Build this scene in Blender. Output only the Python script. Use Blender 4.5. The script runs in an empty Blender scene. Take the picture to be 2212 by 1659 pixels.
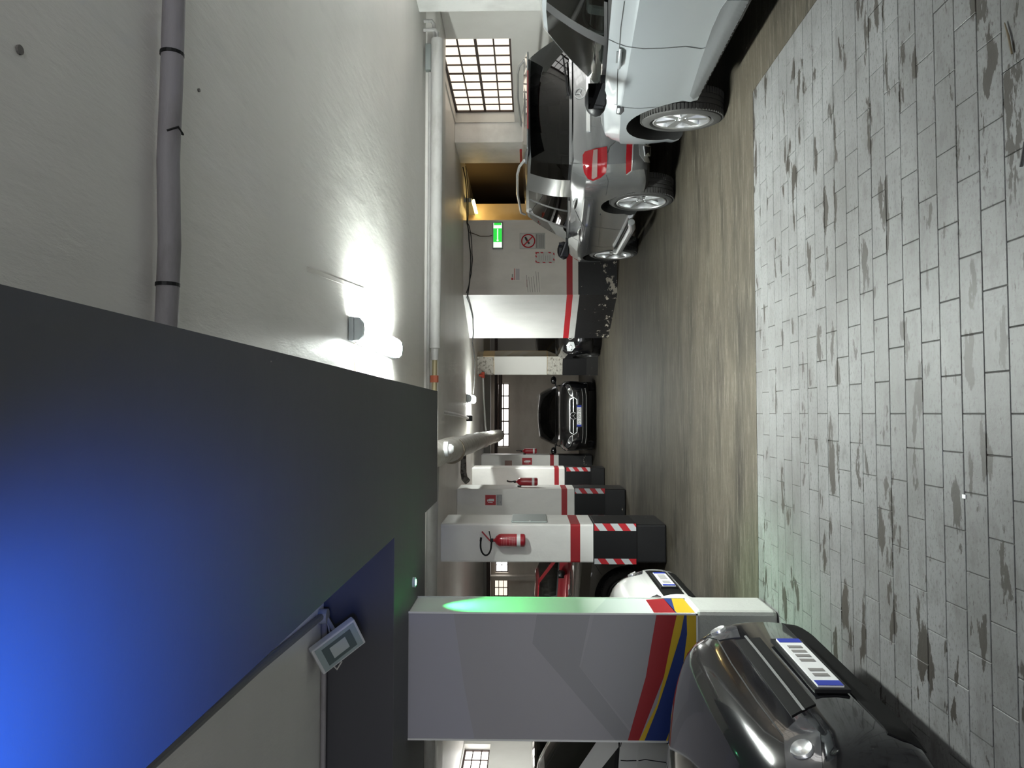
import bpy, bmesh, math, random
from mathutils import Vector, Matrix
from mathutils.bvhtree import BVHTree
from mathutils.geometry import tessellate_polygon

scene = bpy.context.scene
COL = scene.collection
random.seed(7)

# ------------------------------------------------------------------ camera
FPX = 1600.0                      # focal length in pixels of the 2212 x 1659 frame
CAM = Vector((0.0, 0.0, 1.70))
# the phone was turned on its side: image right is the world's down
CAM_R = Vector((0.000867, 0.0218526, -0.9997608))
CAM_U = Vector((0.9992138, -0.0396468, 0.0))
CAM_F = Vector((0.0396373, 0.9989748, 0.0218698))
cd = bpy.data.cameras.new('camera')
cam = bpy.data.objects.new('camera', cd)
COL.objects.link(cam)
cd.sensor_fit = 'HORIZONTAL'
cd.sensor_width = 36.0
cd.lens = FPX / 2212.0 * 36.0
cd.clip_start = 0.02
cd.clip_end = 200
_b = -CAM_F
cam.matrix_world = Matrix(((CAM_R.x, CAM_U.x, _b.x, CAM.x), (CAM_R.y, CAM_U.y, _b.y, CAM.y),
                           (CAM_R.z, CAM_U.z, _b.z, CAM.z), (0, 0, 0, 1)))
scene.camera = cam

# ------------------------------------------------------------------ world, exposure
w = bpy.data.worlds.new('world')
scene.world = w
w.use_nodes = True
w.node_tree.nodes['Background'].inputs[0].default_value = (0.95, 0.97, 1.0, 1)
w.node_tree.nodes['Background'].inputs[1].default_value = 0.85
scene.view_settings.view_transform = 'Standard'
scene.view_settings.look = 'None'
scene.view_settings.gamma = 1.0
scene.view_settings.use_curve_mapping = False
scene.view_settings.exposure = 1.68

LAMP_E = 142.0      # fluorescent diffusers
WIN_E = 0.36        # daylight in the frosted panes


def ray(x, y):
    return (CAM_R * ((x - 1106) / FPX) + CAM_U * (-(y - 829.5) / FPX) + CAM_F).normalized()


# ------------------------------------------------------------------ materials
MATS = {}


def mat(name, col, rough=0.5, metal=0.0, spec=0.5, coat=0.0, noise=None, bump=None, emit=None, rvar=None):
    """noise: list of (scale xyz, colour, lo, hi, detail) mixed in over the base by world-space noise."""
    if name in MATS:
        return MATS[name]
    m = bpy.data.materials.new(name)
    m.use_nodes = True
    nt = m.node_tree
    b = nt.nodes['Principled BSDF']
    b.inputs['Base Color'].default_value = (*col, 1)
    b.inputs['Roughness'].default_value = rough
    b.inputs['Metallic'].default_value = metal
    b.inputs['Specular IOR Level'].default_value = spec
    b.inputs['Coat Weight'].default_value = coat
    b.inputs['Coat Roughness'].default_value = 0.04
    geo = None
    if noise or bump:
        geo = nt.nodes.new('ShaderNodeNewGeometry')

    def nz(scale, detail=6.0, rough_=0.6):
        mp = nt.nodes.new('ShaderNodeMapping')
        mp.inputs['Scale'].default_value = scale
        nt.links.new(geo.outputs['Position'], mp.inputs['Vector'])
        n = nt.nodes.new('ShaderNodeTexNoise')
        n.inputs['Scale'].default_value = 1.0
        n.inputs['Detail'].default_value = detail
        n.inputs['Roughness'].default_value = rough_
        nt.links.new(mp.outputs['Vector'], n.inputs['Vector'])
        return n.outputs['Fac']
    prev = None
    for (sc, c2, lo, hi, det) in (noise or []):
        f = nz(sc, det)
        mr = nt.nodes.new('ShaderNodeMapRange')
        mr.inputs['From Min'].default_value = lo
        mr.inputs['From Max'].default_value = hi
        nt.links.new(f, mr.inputs['Value'])
        mx = nt.nodes.new('ShaderNodeMix')
        mx.data_type = 'RGBA'
        nt.links.new(mr.outputs['Result'], mx.inputs['Factor'])
        if prev is None:
            mx.inputs[6].default_value = (*col, 1)
        else:
            nt.links.new(prev, mx.inputs[6])
        mx.inputs[7].default_value = (*c2, 1)
        prev = mx.outputs[2]
    if prev is not None:
        nt.links.new(prev, b.inputs['Base Color'])
    if bump:
        sc, st, dist = bump
        f = nz(sc, 8.0, 0.65)
        bp = nt.nodes.new('ShaderNodeBump')
        bp.inputs['Strength'].default_value = st
        bp.inputs['Distance'].default_value = dist
        nt.links.new(f, bp.inputs['Height'])
        nt.links.new(bp.outputs['Normal'], b.inputs['Normal'])
    if emit:
        b.inputs['Emission Color'].default_value = (*emit[0], 1)
        b.inputs['Emission Strength'].default_value = emit[1]
    MATS[name] = m
    return m


def glass(name, tint, rough=0.02, refl=1.0):
    """thin car or window glass: tinted see-through plus a mirror reflection"""
    if name in MATS:
        return MATS[name]
    m = bpy.data.materials.new(name)
    m.use_nodes = True
    nt = m.node_tree
    nt.nodes.clear()
    out = nt.nodes.new('ShaderNodeOutputMaterial')
    tr = nt.nodes.new('ShaderNodeBsdfTransparent')
    tr.inputs['Color'].default_value = (*tint, 1)
    gl = nt.nodes.new('ShaderNodeBsdfGlossy')
    gl.inputs['Roughness'].default_value = rough
    gl.inputs['Color'].default_value = (refl, refl, refl, 1)
    fr = nt.nodes.new('ShaderNodeFresnel')
    fr.inputs['IOR'].default_value = 1.5
    mx = nt.nodes.new('ShaderNodeMixShader')
    nt.links.new(fr.outputs[0], mx.inputs[0])
    nt.links.new(tr.outputs[0], mx.inputs[1])
    nt.links.new(gl.outputs[0], mx.inputs[2])
    nt.links.new(mx.outputs[0], out.inputs[0])
    MATS[name] = m
    return m


def banded(name, base, red, red_z, black_z, rough=0.45, chip=0.62, chipcol=(0.42, 0.38, 0.32)):
    """painted pier: white above, one red band, black dado with chipped paint low down"""
    m = mat(name, base, rough, noise=[((3.1, 3.1, 1.3), tuple(c * 0.88 for c in base), 0.45, 0.75, 5.0)],
            bump=((22, 22, 22), 0.12, 0.02))
    nt = m.node_tree
    b = nt.nodes['Principled BSDF']
    src = b.inputs['Base Color'].links[0].from_socket
    geo = [n for n in nt.nodes if n.type == 'NEW_GEOMETRY'][0]
    sep = nt.nodes.new('ShaderNodeSeparateXYZ')
    nt.links.new(geo.outputs['Position'], sep.inputs[0])

    def math_(op, a, v):
        n = nt.nodes.new('ShaderNodeMath')
        n.operation = op
        nt.links.new(a, n.inputs[0])
        if isinstance(v, float):
            n.inputs[1].default_value = v
        else:
            nt.links.new(v, n.inputs[1])
        return n.outputs[0]

    def mixc(fac, a, c):
        mx = nt.nodes.new('ShaderNodeMix')
        mx.data_type = 'RGBA'
        nt.links.new(fac, mx.inputs['Factor'])
        nt.links.new(a, mx.inputs[6])
        if isinstance(c, tuple):
            mx.inputs[7].default_value = (*c, 1)
        else:
            nt.links.new(c, mx.inputs[7])
        return mx.outputs[2]
    z = sep.outputs['Z']
    fr = math_('MULTIPLY', math_('GREATER_THAN', z, red_z[0]), math_('LESS_THAN', z, red_z[1]))
    c = mixc(fr, src, red)
    # chipped black
    mp = nt.nodes.new('ShaderNodeMapping')
    mp.inputs['Scale'].default_value = (5, 5, 7)
    nt.links.new(geo.outputs['Position'], mp.inputs[0])
    n = nt.nodes.new('ShaderNodeTexNoise')
    n.inputs['Scale'].default_value = 1.0
    n.inputs['Detail'].default_value = 9.0
    n.inputs['Roughness'].default_value = 0.7
    nt.links.new(mp.outputs[0], n.inputs['Vector'])
    low = nt.nodes.new('ShaderNodeMapRange')
    low.inputs['From Min'].default_value = 0.05
    low.inputs['From Max'].default_value = black_z
    low.inputs['To Min'].default_value = 0.06
    low.inputs['To Max'].default_value = -0.06
    nt.links.new(z, low.inputs['Value'])
    ch = math_('GREATER_THAN', math_('ADD', n.outputs['Fac'], low.outputs[0]), float(chip))
    rgb = nt.nodes.new('ShaderNodeRGB')
    rgb.outputs[0].default_value = (0.006, 0.006, 0.007, 1)
    blk = mixc(ch, rgb.outputs[0], chipcol)
    c = mixc(math_('LESS_THAN', z, float(black_z)), c, blk)
    nt.links.new(c, b.inputs['Base Color'])
    return m


def stripes(name, ax, period, c1, c2):
    """diagonal hazard stripes printed on the rubber guard"""
    m = mat(name, c1, 0.5)
    nt = m.node_tree
    b = nt.nodes['Principled BSDF']
    geo = nt.nodes.new('ShaderNodeNewGeometry')
    dot = nt.nodes.new('ShaderNodeVectorMath')
    dot.operation = 'DOT_PRODUCT'
    dot.inputs[1].default_value = ax
    nt.links.new(geo.outputs['Position'], dot.inputs[0])
    n = nt.nodes.new('ShaderNodeMath')
    n.operation = 'DIVIDE'
    n.inputs[1].default_value = period
    nt.links.new(dot.outputs['Value'], n.inputs[0])
    f = nt.nodes.new('ShaderNodeMath')
    f.operation = 'FRACT'
    nt.links.new(n.outputs[0], f.inputs[0])
    g = nt.nodes.new('ShaderNodeMath')
    g.operation = 'GREATER_THAN'
    g.inputs[1].default_value = 0.5
    nt.links.new(f.outputs[0], g.inputs[0])
    mx = nt.nodes.new('ShaderNodeMix')
    mx.data_type = 'RGBA'
    mx.inputs[6].default_value = (*c1, 1)
    mx.inputs[7].default_value = (*c2, 1)
    nt.links.new(g.outputs[0], mx.inputs['Factor'])
    nt.links.new(mx.outputs[2], b.inputs['Base Color'])
    return m


# ------------------------------------------------------------------ mesh helpers
OFF = {}
ZERO = Vector((0, 0, 0))


class MB:
    def __init__(self):
        self.v = []
        self.f = []

    def add(self, vs, fs):
        n = len(self.v)
        self.v += [Vector(p) for p in vs]
        self.f += [tuple(i + n for i in q) for q in fs]
        return self

    def box(self, x0, x1, y0, y1, z0, z1):
        return self.add([(x0, y0, z0), (x1, y0, z0), (x1, y1, z0), (x0, y1, z0),
                         (x0, y0, z1), (x1, y0, z1), (x1, y1, z1), (x0, y1, z1)],
                        [(0, 3, 2, 1), (4, 5, 6, 7), (0, 1, 5, 4), (1, 2, 6, 5), (2, 3, 7, 6), (3, 0, 4, 7)])

    def obox(self, c, a, b, d):
        c, a, b, d = Vector(c), Vector(a), Vector(b), Vector(d)
        vs = [c + a * i + b * j + d * k for k in (-1, 1) for (i, j) in ((-1, -1), (1, -1), (1, 1), (-1, 1))]
        return self.add(vs, [(0, 3, 2, 1), (4, 5, 6, 7), (0, 1, 5, 4), (1, 2, 6, 5), (2, 3, 7, 6), (3, 0, 4, 7)])

    def cyl(self, p0, p1, r0, r1=None, n=16):
        return self.tube([p0, p1], [r0, r0 if r1 is None else r1], n)

    def tube(self, pts, r, n=8, cap=True):
        pts = [Vector(p) for p in pts]
        rs = r if isinstance(r, (list, tuple)) else [r] * len(pts)
        vs, fs = [], []
        t = (pts[1] - pts[0]).normalized()
        up = Vector((0, 0, 1)) if abs(t.z) < 0.9 else Vector((1, 0, 0))
        u = t.cross(up).normalized()
        for i, p in enumerate(pts):
            if i == 0:
                t = pts[1] - pts[0]
            elif i == len(pts) - 1:
                t = pts[-1] - pts[-2]
            else:
                t = (pts[i + 1] - pts[i]).normalized() + (pts[i] - pts[i - 1]).normalized()
            t = t.normalized()
            u = (u - t * u.dot(t)).normalized()
            v = t.cross(u)
            for k in range(n):
                a = 2 * math.pi * k / n
                vs.append(p + (u * math.cos(a) + v * math.sin(a)) * rs[i])
        for i in range(len(pts) - 1):
            for k in range(n):
                k2 = (k + 1) % n
                fs.append((i * n + k, (i + 1) * n + k, (i + 1) * n + k2, i * n + k2))
        if cap:
            fs.append(tuple(range(n)))
            fs.append(tuple(reversed(range((len(pts) - 1) * n, len(pts) * n))))
        return self.add(vs, fs)

    def lathe(self, prof, org, axis, n=32, closed=False):
        """prof: (radius, height along axis)"""
        org, ax = Vector(org), Vector(axis).normalized()
        up = Vector((0, 0, 1)) if abs(ax.z) < 0.9 else Vector((1, 0, 0))
        u = ax.cross(up).normalized()
        v = ax.cross(u)
        vs, fs = [], []
        for (r, h) in prof:
            for k in range(n):
                a = 2 * math.pi * k / n
                vs.append(org + ax * h + (u * math.cos(a) + v * math.sin(a)) * r)
        m = len(prof)
        for i in range(m - 1 + (1 if closed else 0)):
            j = (i + 1) % m
            for k in range(n):
                k2 = (k + 1) % n
                fs.append((i * n + k, j * n + k, j * n + k2, i * n + k2))
        return self.add(vs, fs)

    def prism(self, poly, org, U, V, D):
        """2D polygon (u, v) swept along vector D"""
        org, U, V, D = Vector(org), Vector(U), Vector(V), Vector(D)
        n = len(poly)
        a = [org + U * p[0] + V * p[1] for p in poly]
        vs = a + [p + D for p in a]
        fs = [tuple(reversed(range(n))), tuple(range(n, 2 * n))]
        fs += [(i, (i + 1) % n, n + (i + 1) % n, n + i) for i in range(n)]
        return self.add(vs, fs)

    def build(self, name, m, parent=None, smooth=False, bevel=0.0, seg=2, ang=35):
        off = OFF.get(parent.name, ZERO) if parent else None
        if off is None:
            xs = [p.x for p in self.v]
            ys = [p.y for p in self.v]
            off = Vector(((min(xs) + max(xs)) / 2, (min(ys) + max(ys)) / 2, min(p.z for p in self.v)))
        me = bpy.data.meshes.new(name)
        me.from_pydata([p - off for p in self.v], [], self.f)
        bm = bmesh.new()
        bm.from_mesh(me)
        bmesh.ops.recalc_face_normals(bm, faces=bm.faces)
        bm.to_mesh(me)
        bm.free()
        o = link(name, me, m, parent, smooth, ang)
        if parent is None:
            o.location = off
        OFF[o.name] = off
        if bevel:
            md = o.modifiers.new('bevel', 'BEVEL')
            md.width = bevel
            md.segments = seg
            md.limit_method = 'ANGLE'
            md.angle_limit = math.radians(40)
        return o


def link(name, me, m, parent=None, smooth=False, ang=35):
    for q in (m if isinstance(m, (list, tuple)) else [m]):
        me.materials.append(q)
    if smooth:
        me.polygons.foreach_set('use_smooth', [True] * len(me.polygons))
        me.set_sharp_from_angle(angle=math.radians(ang))
    o = bpy.data.objects.new(name, me)
    COL.objects.link(o)
    if parent:
        o.parent = parent
        OFF.setdefault(o.name, OFF.get(parent.name, ZERO))
    return o


def tag(o, label, cat, group=None, kind=None):
    o['label'] = label
    o['category'] = cat
    if group:
        o['group'] = group
    if kind:
        o['kind'] = kind
    return o


def thing(name, label, cat, loc, group=None, rz=0.0, local=False):
    o = bpy.data.objects.new(name, None)
    o.empty_display_size = 0.1
    COL.objects.link(o)
    o.location = loc
    o.rotation_euler = (0, 0, rz)
    OFF[o.name] = ZERO if local else Vector(loc)
    return tag(o, label, cat, group)


def struct(o):
    o['kind'] = 'structure'
    return o


def dup(root, loc, label, group=None):
    r = root.copy()
    COL.objects.link(r)
    r.location = loc
    r['label'] = label
    if group:
        r['group'] = group
    for ch in list(root.children):
        c = ch.copy()
        COL.objects.link(c)
        c.parent = r
        for g in ch.children:
            d = g.copy()
            COL.objects.link(d)
            d.parent = c
    return r


FONT = None


def text_mesh(txt, size):
    cu = bpy.data.curves.new('txt', 'FONT')
    cu.body = txt
    cu.size = size
    cu.align_x = 'CENTER'
    cu.align_y = 'CENTER'
    cu.resolution_u = 2
    o = bpy.data.objects.new('txt', cu)
    COL.objects.link(o)
    dg = bpy.context.evaluated_depsgraph_get()
    me = bpy.data.meshes.new_from_object(o.evaluated_get(dg))
    bpy.data.objects.remove(o)
    return me


def text_on(name, txt, size, org, U, V, m, parent):
    """flat lettering lying in the plane org + U, V"""
    me = text_mesh(txt, size)
    me.materials.clear()
    off = OFF.get(parent.name, ZERO)
    org, U, V = Vector(org), Vector(U), Vector(V)
    for v in me.vertices:
        v.co = org + U * v.co.x + V * v.co.y - off
    return link(name, me, m, parent)


def star(mb, c, U, V, D, R, r):
    """three-pointed star in a ring"""
    c, U, V, D = Vector(c), Vector(U), Vector(V), Vector(D)
    pts = [c + (U * math.cos(a) + V * math.sin(a)) * R for a in [2 * math.pi * k / 24 for k in range(25)]]
    mb.tube(pts, r, 6, cap=False)
    for k in range(3):
        a = math.pi / 2 + k * 2 * math.pi / 3
        d = U * math.cos(a) + V * math.sin(a)
        s = U * -math.sin(a) + V * math.cos(a)
        b = R * 0.13
        mb.add([c + s * b + D * r * .2, c - s * b + D * r * .2, c + d * R + D * r * .2, c + D * r * 1.6 + d * R * .1,
                c + s * b - D * r, c - s * b - D * r, c + d * R - D * r],
               [(0, 3, 2), (3, 1, 2), (0, 1, 3), (4, 6, 5), (0, 2, 6, 4), (2, 1, 5, 6), (1, 0, 4, 5)])

# ------------------------------------------------------------------ surfaces
CEIL = 2.95
SOF = 2.52
M_ceil = mat('ceiling_paint', (0.82, 0.80, 0.76), 0.42, spec=0.45,
             noise=[((0.35, 0.9, 1), (0.72, 0.705, 0.67), 0.35, 0.75, 4.0), ((9, 1.5, 1), (0.74, 0.725, 0.69), 0.55, 0.8, 4.0)],
             bump=((6, 1.6, 4), 0.35, 0.02))
M_sof = mat('beam_grey_paint', (0.078, 0.08, 0.086), 0.55, noise=[((0.5, 2.2, 1), (0.072, 0.074, 0.08), 0.4, 0.7, 3.0)],
            bump=((3, 5, 3), 0.08, 0.02))
M_face = mat('beam_shade_paint', (0.030, 0.030, 0.037), 0.6)  # beam grey darkened: the unlit front's shade put into the colour
M_wall = mat('wall_paint', (0.72, 0.705, 0.67), 0.55, noise=[((1.2, 1.2, 0.9), (0.64, 0.62, 0.58), 0.4, 0.75, 5.0)],
             bump=((14, 14, 14), 0.12, 0.02))
M_wall_old = mat('stained_plaster', (0.66, 0.60, 0.53), 0.75,
                 noise=[((0.8, 0.8, 1.5), (0.48, 0.42, 0.36), 0.42, 0.75, 7.0), ((5, 5, 6), (0.16, 0.13, 0.10), 0.70, 0.78, 8.0)],
                 bump=((12, 12, 12), 0.3, 0.02))
M_white = mat('pier_white', (0.78, 0.775, 0.755), 0.5, noise=[((2, 2, 2), (0.58, 0.57, 0.55), 0.45, 0.8, 5.0)],
              bump=((20, 20, 20), 0.12, 0.02))
M_beige = mat('beige_plaster', (0.62, 0.49, 0.30), 0.7, noise=[((2, 2, 2), (0.54, 0.42, 0.25), 0.4, 0.7, 5.0)])
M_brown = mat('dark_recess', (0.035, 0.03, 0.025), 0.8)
M_conc = mat('garage_concrete', (0.057, 0.049, 0.037), 0.6, spec=0.15,
             noise=[((0.6, 2.6, 1), (0.022, 0.019, 0.015), 0.44, 0.68, 7.0), ((2.6, 30, 1), (0.110, 0.099, 0.079), 0.50, 0.72, 6.0),
                    ((0.45, 0.5, 1), (0.020, 0.018, 0.015), 0.54, 0.78, 6.0), ((22, 85, 1), (0.040, 0.036, 0.030), 0.52, 0.70, 4.0),
                    ((14, 60, 1), (0.22, 0.21, 0.18), 0.68, 0.78, 3.0)],
             bump=((18, 60, 10), 0.45, 0.010))
M_paint = mat('worn_grey_floor_paint', (0.148, 0.149, 0.149), 0.5, spec=0.25,
              noise=[((0.9, 1.4, 1), (0.084, 0.082, 0.080), 0.38, 0.72, 7.0), ((6, 13, 1), (0.073, 0.070, 0.068), 0.52, 0.78, 7.0),
                     ((45, 70, 1), (0.073, 0.070, 0.067), 0.53, 0.70, 4.0), ((2.2, 7.5, 1), (0.032, 0.028, 0.024), 0.588, 0.598, 10.0),
                     ((1.0, 1.9, 1), (0.036, 0.032, 0.027), 0.650, 0.662, 10.0), ((80, 80, 1), (0.04, 0.037, 0.034), 0.68, 0.74, 2.0)],
              bump=((30, 30, 10), 0.3, 0.004))
M_joint = mat('brick_joint_dirt', (0.05, 0.047, 0.042), 0.9)
M_black_trim = mat('black_plastic', (0.006, 0.006, 0.007), 0.5, spec=0.3)
M_steel = mat('galvanised_steel', (0.33, 0.37, 0.36), 0.45, metal=0.6)
M_pipe = mat('painted_pipe', (0.52, 0.515, 0.50), 0.55, noise=[((4, 3, 9), (0.40, 0.39, 0.37), 0.45, 0.75, 5.0)])
M_pipe_l = mat('lilac_painted_pipe', (0.26, 0.245, 0.26), 0.6, noise=[((3, 8, 8), (0.18, 0.165, 0.17), 0.45, 0.7, 7.0)],
               bump=((6, 20, 20), 0.4, 0.01))
M_wrap = mat('duct_wrap', (0.60, 0.58, 0.53), 0.6, noise=[((8, 5, 8), (0.44, 0.41, 0.36), 0.45, 0.7, 6.0)],
             bump=((9, 26, 9), 0.6, 0.02))
M_wire = mat('black_cable', (0.02, 0.02, 0.02), 0.6)
M_lampbody = mat('lamp_housing', (0.42, 0.46, 0.47), 0.5)
M_lampon = mat('lamp_diffuser_lit', (0.9, 0.9, 0.9), 0.4, emit=((0.93, 1.0, 0.95), LAMP_E))
M_pane = mat('frosted_pane_daylight', (0.8, 0.75, 0.68), 0.4, emit=((1.0, 0.88, 0.72), WIN_E))
M_paneb = mat('bright_pane_daylight', (0.8, 0.8, 0.8), 0.4, emit=((1.0, 0.98, 0.95), WIN_E * 4.5))
M_mullion = mat('dark_window_bar', (0.05, 0.03, 0.025), 0.6)
M_red = mat('red_paint', (0.42, 0.012, 0.02), 0.4)
M_whitep = mat('white_print', (0.75, 0.75, 0.75), 0.5)
M_paper = mat('notice_paper', (0.50, 0.49, 0.46), 0.7)
M_ink = mat('black_print', (0.03, 0.03, 0.03), 0.6)
M_inkg = mat('grey_print', (0.22, 0.21, 0.20), 0.6)

# ------------------------------------------------------------------ floor
mb = MB().box(-6.8, 9.0, -5.0, 27.0, -0.25, -0.006)
floor = struct(mb.build('floor', M_joint))
# bare concrete lies beyond and to the right of the painted bricks
PX, PY = 2.44, 5.56
mb = MB()
mb.add([(-6.8, PY, 0), (9, PY, 0), (9, 27, 0), (-6.8, 27, 0)], [(0, 1, 2, 3)])
mb.add([(PX, -5, 0), (9, -5, 0), (9, PY, 0), (PX, PY, 0)], [(0, 1, 2, 3)])
mb.add([(-6.8, PY, -.02), (PX, PY, -.02), (PX, PY, 0), (-6.8, PY, 0)], [(0, 1, 2, 3)])
mb.add([(PX, -5, -.02), (PX, PY, -.02), (PX, PY, 0), (PX, -5, 0)], [(0, 1, 2, 3)])
mb.build('bare_concrete', M_conc, floor)
# painted bricks in running bond: courses run across the aisle
BL, BW, GAP = 0.305, 0.1455, 0.0032
FOFF = OFF['bare_concrete']


def brick_mesh(L):
    me = bpy.data.meshes.new('brick')
    a, b, t = L / 2 - GAP / 2, BW / 2 - GAP / 2, 0.0025
    vs = [(-a, -b, -.02), (a, -b, -.02), (a, b, -.02), (-a, b, -.02), (-a, -b, -.002), (a, -b, -.002), (a, b, -.002), (-a, b, -.002),
          (-a + t, -b + t, 0), (a - t, -b + t, 0), (a - t, b - t, 0), (-a + t, b - t, 0)]
    fs = [(8, 9, 10, 11)] + [(i, (i + 1) % 4, 4 + (i + 1) % 4, 4 + i) for i in range(4)] + \
         [(4 + i, 4 + (i + 1) % 4, 8 + (i + 1) % 4, 8 + i) for i in range(4)]
    me.from_pydata(vs, [], fs)
    me.materials.append(M_paint)
    return me


BRICKS = {}
rest = MB()
nbr = 0
row = 0
y = PY - BW / 2
while y > -1.2:
    x1 = PX if row % 2 == 0 else PX
    x = x1
    first = BL if row % 2 == 0 else BL / 2
    L = first + 0.0
    while x > -4.2:
        cx = x - L / 2
        dz = random.uniform(-0.0012, 0.0)
        rgt = 0.56 * y + 0.1
        vis = (y > 2.47) and cx > -1.36 and cx < rgt
        if vis:
            key = round(L, 3)
            if key not in BRICKS:
                BRICKS[key] = brick_mesh(L)
            o = bpy.data.objects.new('brick', BRICKS[key])
            COL.objects.link(o)
            o.parent = floor
            o.location = Vector((cx, y, dz)) - FOFF
            nbr += 1
        else:
            a, b = L / 2 - GAP / 2, BW / 2 - GAP / 2
            rest.add([(cx - a, y - b, dz), (cx + a, y - b, dz), (cx + a, y + b, dz), (cx - a, y + b, dz),
                      (cx - a, y - b, -.02), (cx + a, y - b, -.02), (cx + a, y + b, -.02), (cx - a, y + b, -.02)],
                     [(0, 1, 2, 3), (0, 4, 5, 1), (1, 5, 6, 2), (2, 6, 7, 3), (3, 7, 4, 0)])
        x -= L
        L = BL
    y -= BW
    row += 1
o = rest.build('brick_field', M_paint, floor)
o['kind'] = 'stuff'
print('bricks', nbr)

# ------------------------------------------------------------------ ceiling and beams
mb = MB().box(-6.8, 9.0, -5.0, 8.85, CEIL, CEIL + 0.25)
mb.box(-6.8, 9.0, 9.5, 27.0, CEIL, CEIL + 0.25)
mb.box(-6.8, 9.0, 8.85, 9.5, CEIL + 0.02, CEIL + 0.25)
ceiling = struct(mb.build('ceiling', M_ceil))
o = struct(MB().box(-6.4, 4.94, 8.86, 9.49, 2.78, CEIL + 0.02).build('trim_1', M_ceil))
tag(o, 'pale cross beam above the wrapped ceiling pipe', 'beam')
# long grey beam over the aisle with the cross beam that rests on the signboard column
mb = MB()
T = CEIL + 0.005
poly = [(0.20, -5.0), (0.20, 6.69), (-0.79, 6.69), (-0.79, 5.92), (-6.4, 5.92), (-6.4, 4.56), (-0.76, 4.56), (-0.76, -5.0)]
n = len(poly)
mb.add([(p[0], p[1], SOF) for p in poly] + [(p[0], p[1], T) for p in poly],
       [tuple(range(n)), tuple(reversed(range(n, 2 * n)))] + [(i, (i + 1) % n, n + (i + 1) % n, n + i) for i in range(n)])
beam = struct(mb.build('trim_2', M_sof))
tag(beam, 'broad grey ceiling beam glowing blue at its near end', 'beam')
MB().box(-6.4, -0.765, 4.553, 4.565, SOF + .002, CEIL).build('beam_front_shade', M_face, beam)  # dark sheet standing in for shade on the beam's unlit front
# lighter end edge of the near ceiling and a patch mark of an old lamp
tag(struct(MB().prism([(0, 0), (0.028, 0), (0.15, 1.45), (0.125, 1.45)], (0.80, 4.13, CEIL - .0035), (1, 0, 0), (0, 1, 0), (0, 0, .004))
           .build('trim_3', mat('old_lamp_mark', (0.60, 0.58, 0.54), 0.6))), 'faint grey mark of a removed lamp on the ceiling', 'mark')

# ------------------------------------------------------------------ walls
def wall_with_holes(name, axis, pos, th, a0, a1, z0, z1, holes, m):
    """axis 'x': wall plane X = pos, running along Y; 'y': plane Y = pos, running along X"""
    mb = MB()

    def bx(u0, u1, q0, q1):
        if u1 - u0 < 1e-4 or q1 - q0 < 1e-4:
            return
        if axis == 'x':
            mb.box(min(pos, pos + th), max(pos, pos + th), u0, u1, q0, q1)
        else:
            mb.box(u0, u1, min(pos, pos + th), max(pos, pos + th), q0, q1)
    cur = a0
    for (u0, u1, q0, q1) in sorted(holes):
        bx(cur, u0, z0, z1)
        bx(u0, u1, z0, q0)
        bx(u0, u1, q1, z1)
        cur = u1
    bx(cur, a1, z0, z1)
    return struct(mb.build(name, m))


RWIN = (9.58, 12.38, 1.93, 2.93)
wall_with_holes('wall_right', 'x', 4.94, 0.3, -5.0, 13.5, 0, CEIL, [RWIN, (4.4, 7.2, 1.93, 2.93)], M_wall)
LWIN = [(12.2, 14.6, 2.43, 2.93)]
wall_with_holes('wall_left', 'x', -6.4, -0.3, -5.0, 25.3, 0, CEIL, LWIN, M_wall)
BWIN = [(-6.14, -5.55, 2.37, 2.85), (-5.33, -4.85, 2.37, 2.80), (-1.13, 1.02, 2.34, 2.74)]
wall_with_holes('wall_back', 'y', 25.0, 0.3, -6.4, 1.6, 0, CEIL, BWIN, M_wall_old)
struct(MB().box(1.6, 3.0, 24.7, 25.0, 0, CEIL).build('wall_back_right', mat('dark_plaster', (0.30, 0.28, 0.25), 0.8)))  # darker, plainer plaster than the rest of the back wall
struct(MB().box(-5.52, -5.38, 24.7, 25.0, 0, CEIL).build('trim_4', M_wall_old))

# windows: frame, bars and every pane
def window(name, axis, pos, a0, a1, z0, z1, na, nz, label, m_pane, bar=0.022, thick_a=(), thick_z=(), sill=None):
    root = thing(name, label, 'window', ((pos, (a0 + a1) / 2, z0) if axis == 'x' else ((a0 + a1) / 2, pos, z0)))
    root['kind'] = 'structure'

    def bx(mb, u0, u1, q0, q1, d):
        if axis == 'x':
            mb.box(pos - d, pos + d, u0, u1, q0, q1)
        else:
            mb.box(u0, u1, pos - d, pos + d, q0, q1)
    fr = MB()
    f = 0.035
    bx(fr, a0, a0 + f, z0, z1, .03)
    bx(fr, a1 - f, a1, z0, z1, .03)
    bx(fr, a0 + f, a1 - f, z0, z0 + f, .03)
    bx(fr, a0 + f, a1 - f, z1 - f, z1, .03)
    fr.build('window_frame', M_mullion, root)
    ea = [a0 + (a1 - a0) * i / na for i in range(na + 1)]
    ez = [z0 + (z1 - z0) * i / nz for i in range(nz + 1)]
    for i in range(1, na):
        b = bar * (1.6 if i in thick_a else 1)
        q = MB()
        bx(q, ea[i] - b / 2, ea[i] + b / 2, z0 + f, z1 - f, .02)
        q.build('window_bar', M_mullion, root)
    for j in range(1, nz):
        b = bar * (1.8 if j in thick_z else 1)
        q = MB()
        bx(q, a0 + f, a1 - f, ez[j] - b / 2, ez[j] + b / 2, .018)
        q.build('window_bar', M_mullion, root)
    for i in range(na):
        for j in range(nz):
            q = MB()
            bx(q, ea[i] + .004, ea[i + 1] - .004, ez[j] + .004, ez[j + 1] - .004, .004)
            q.build('pane', m_pane, root)
    return root


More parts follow.
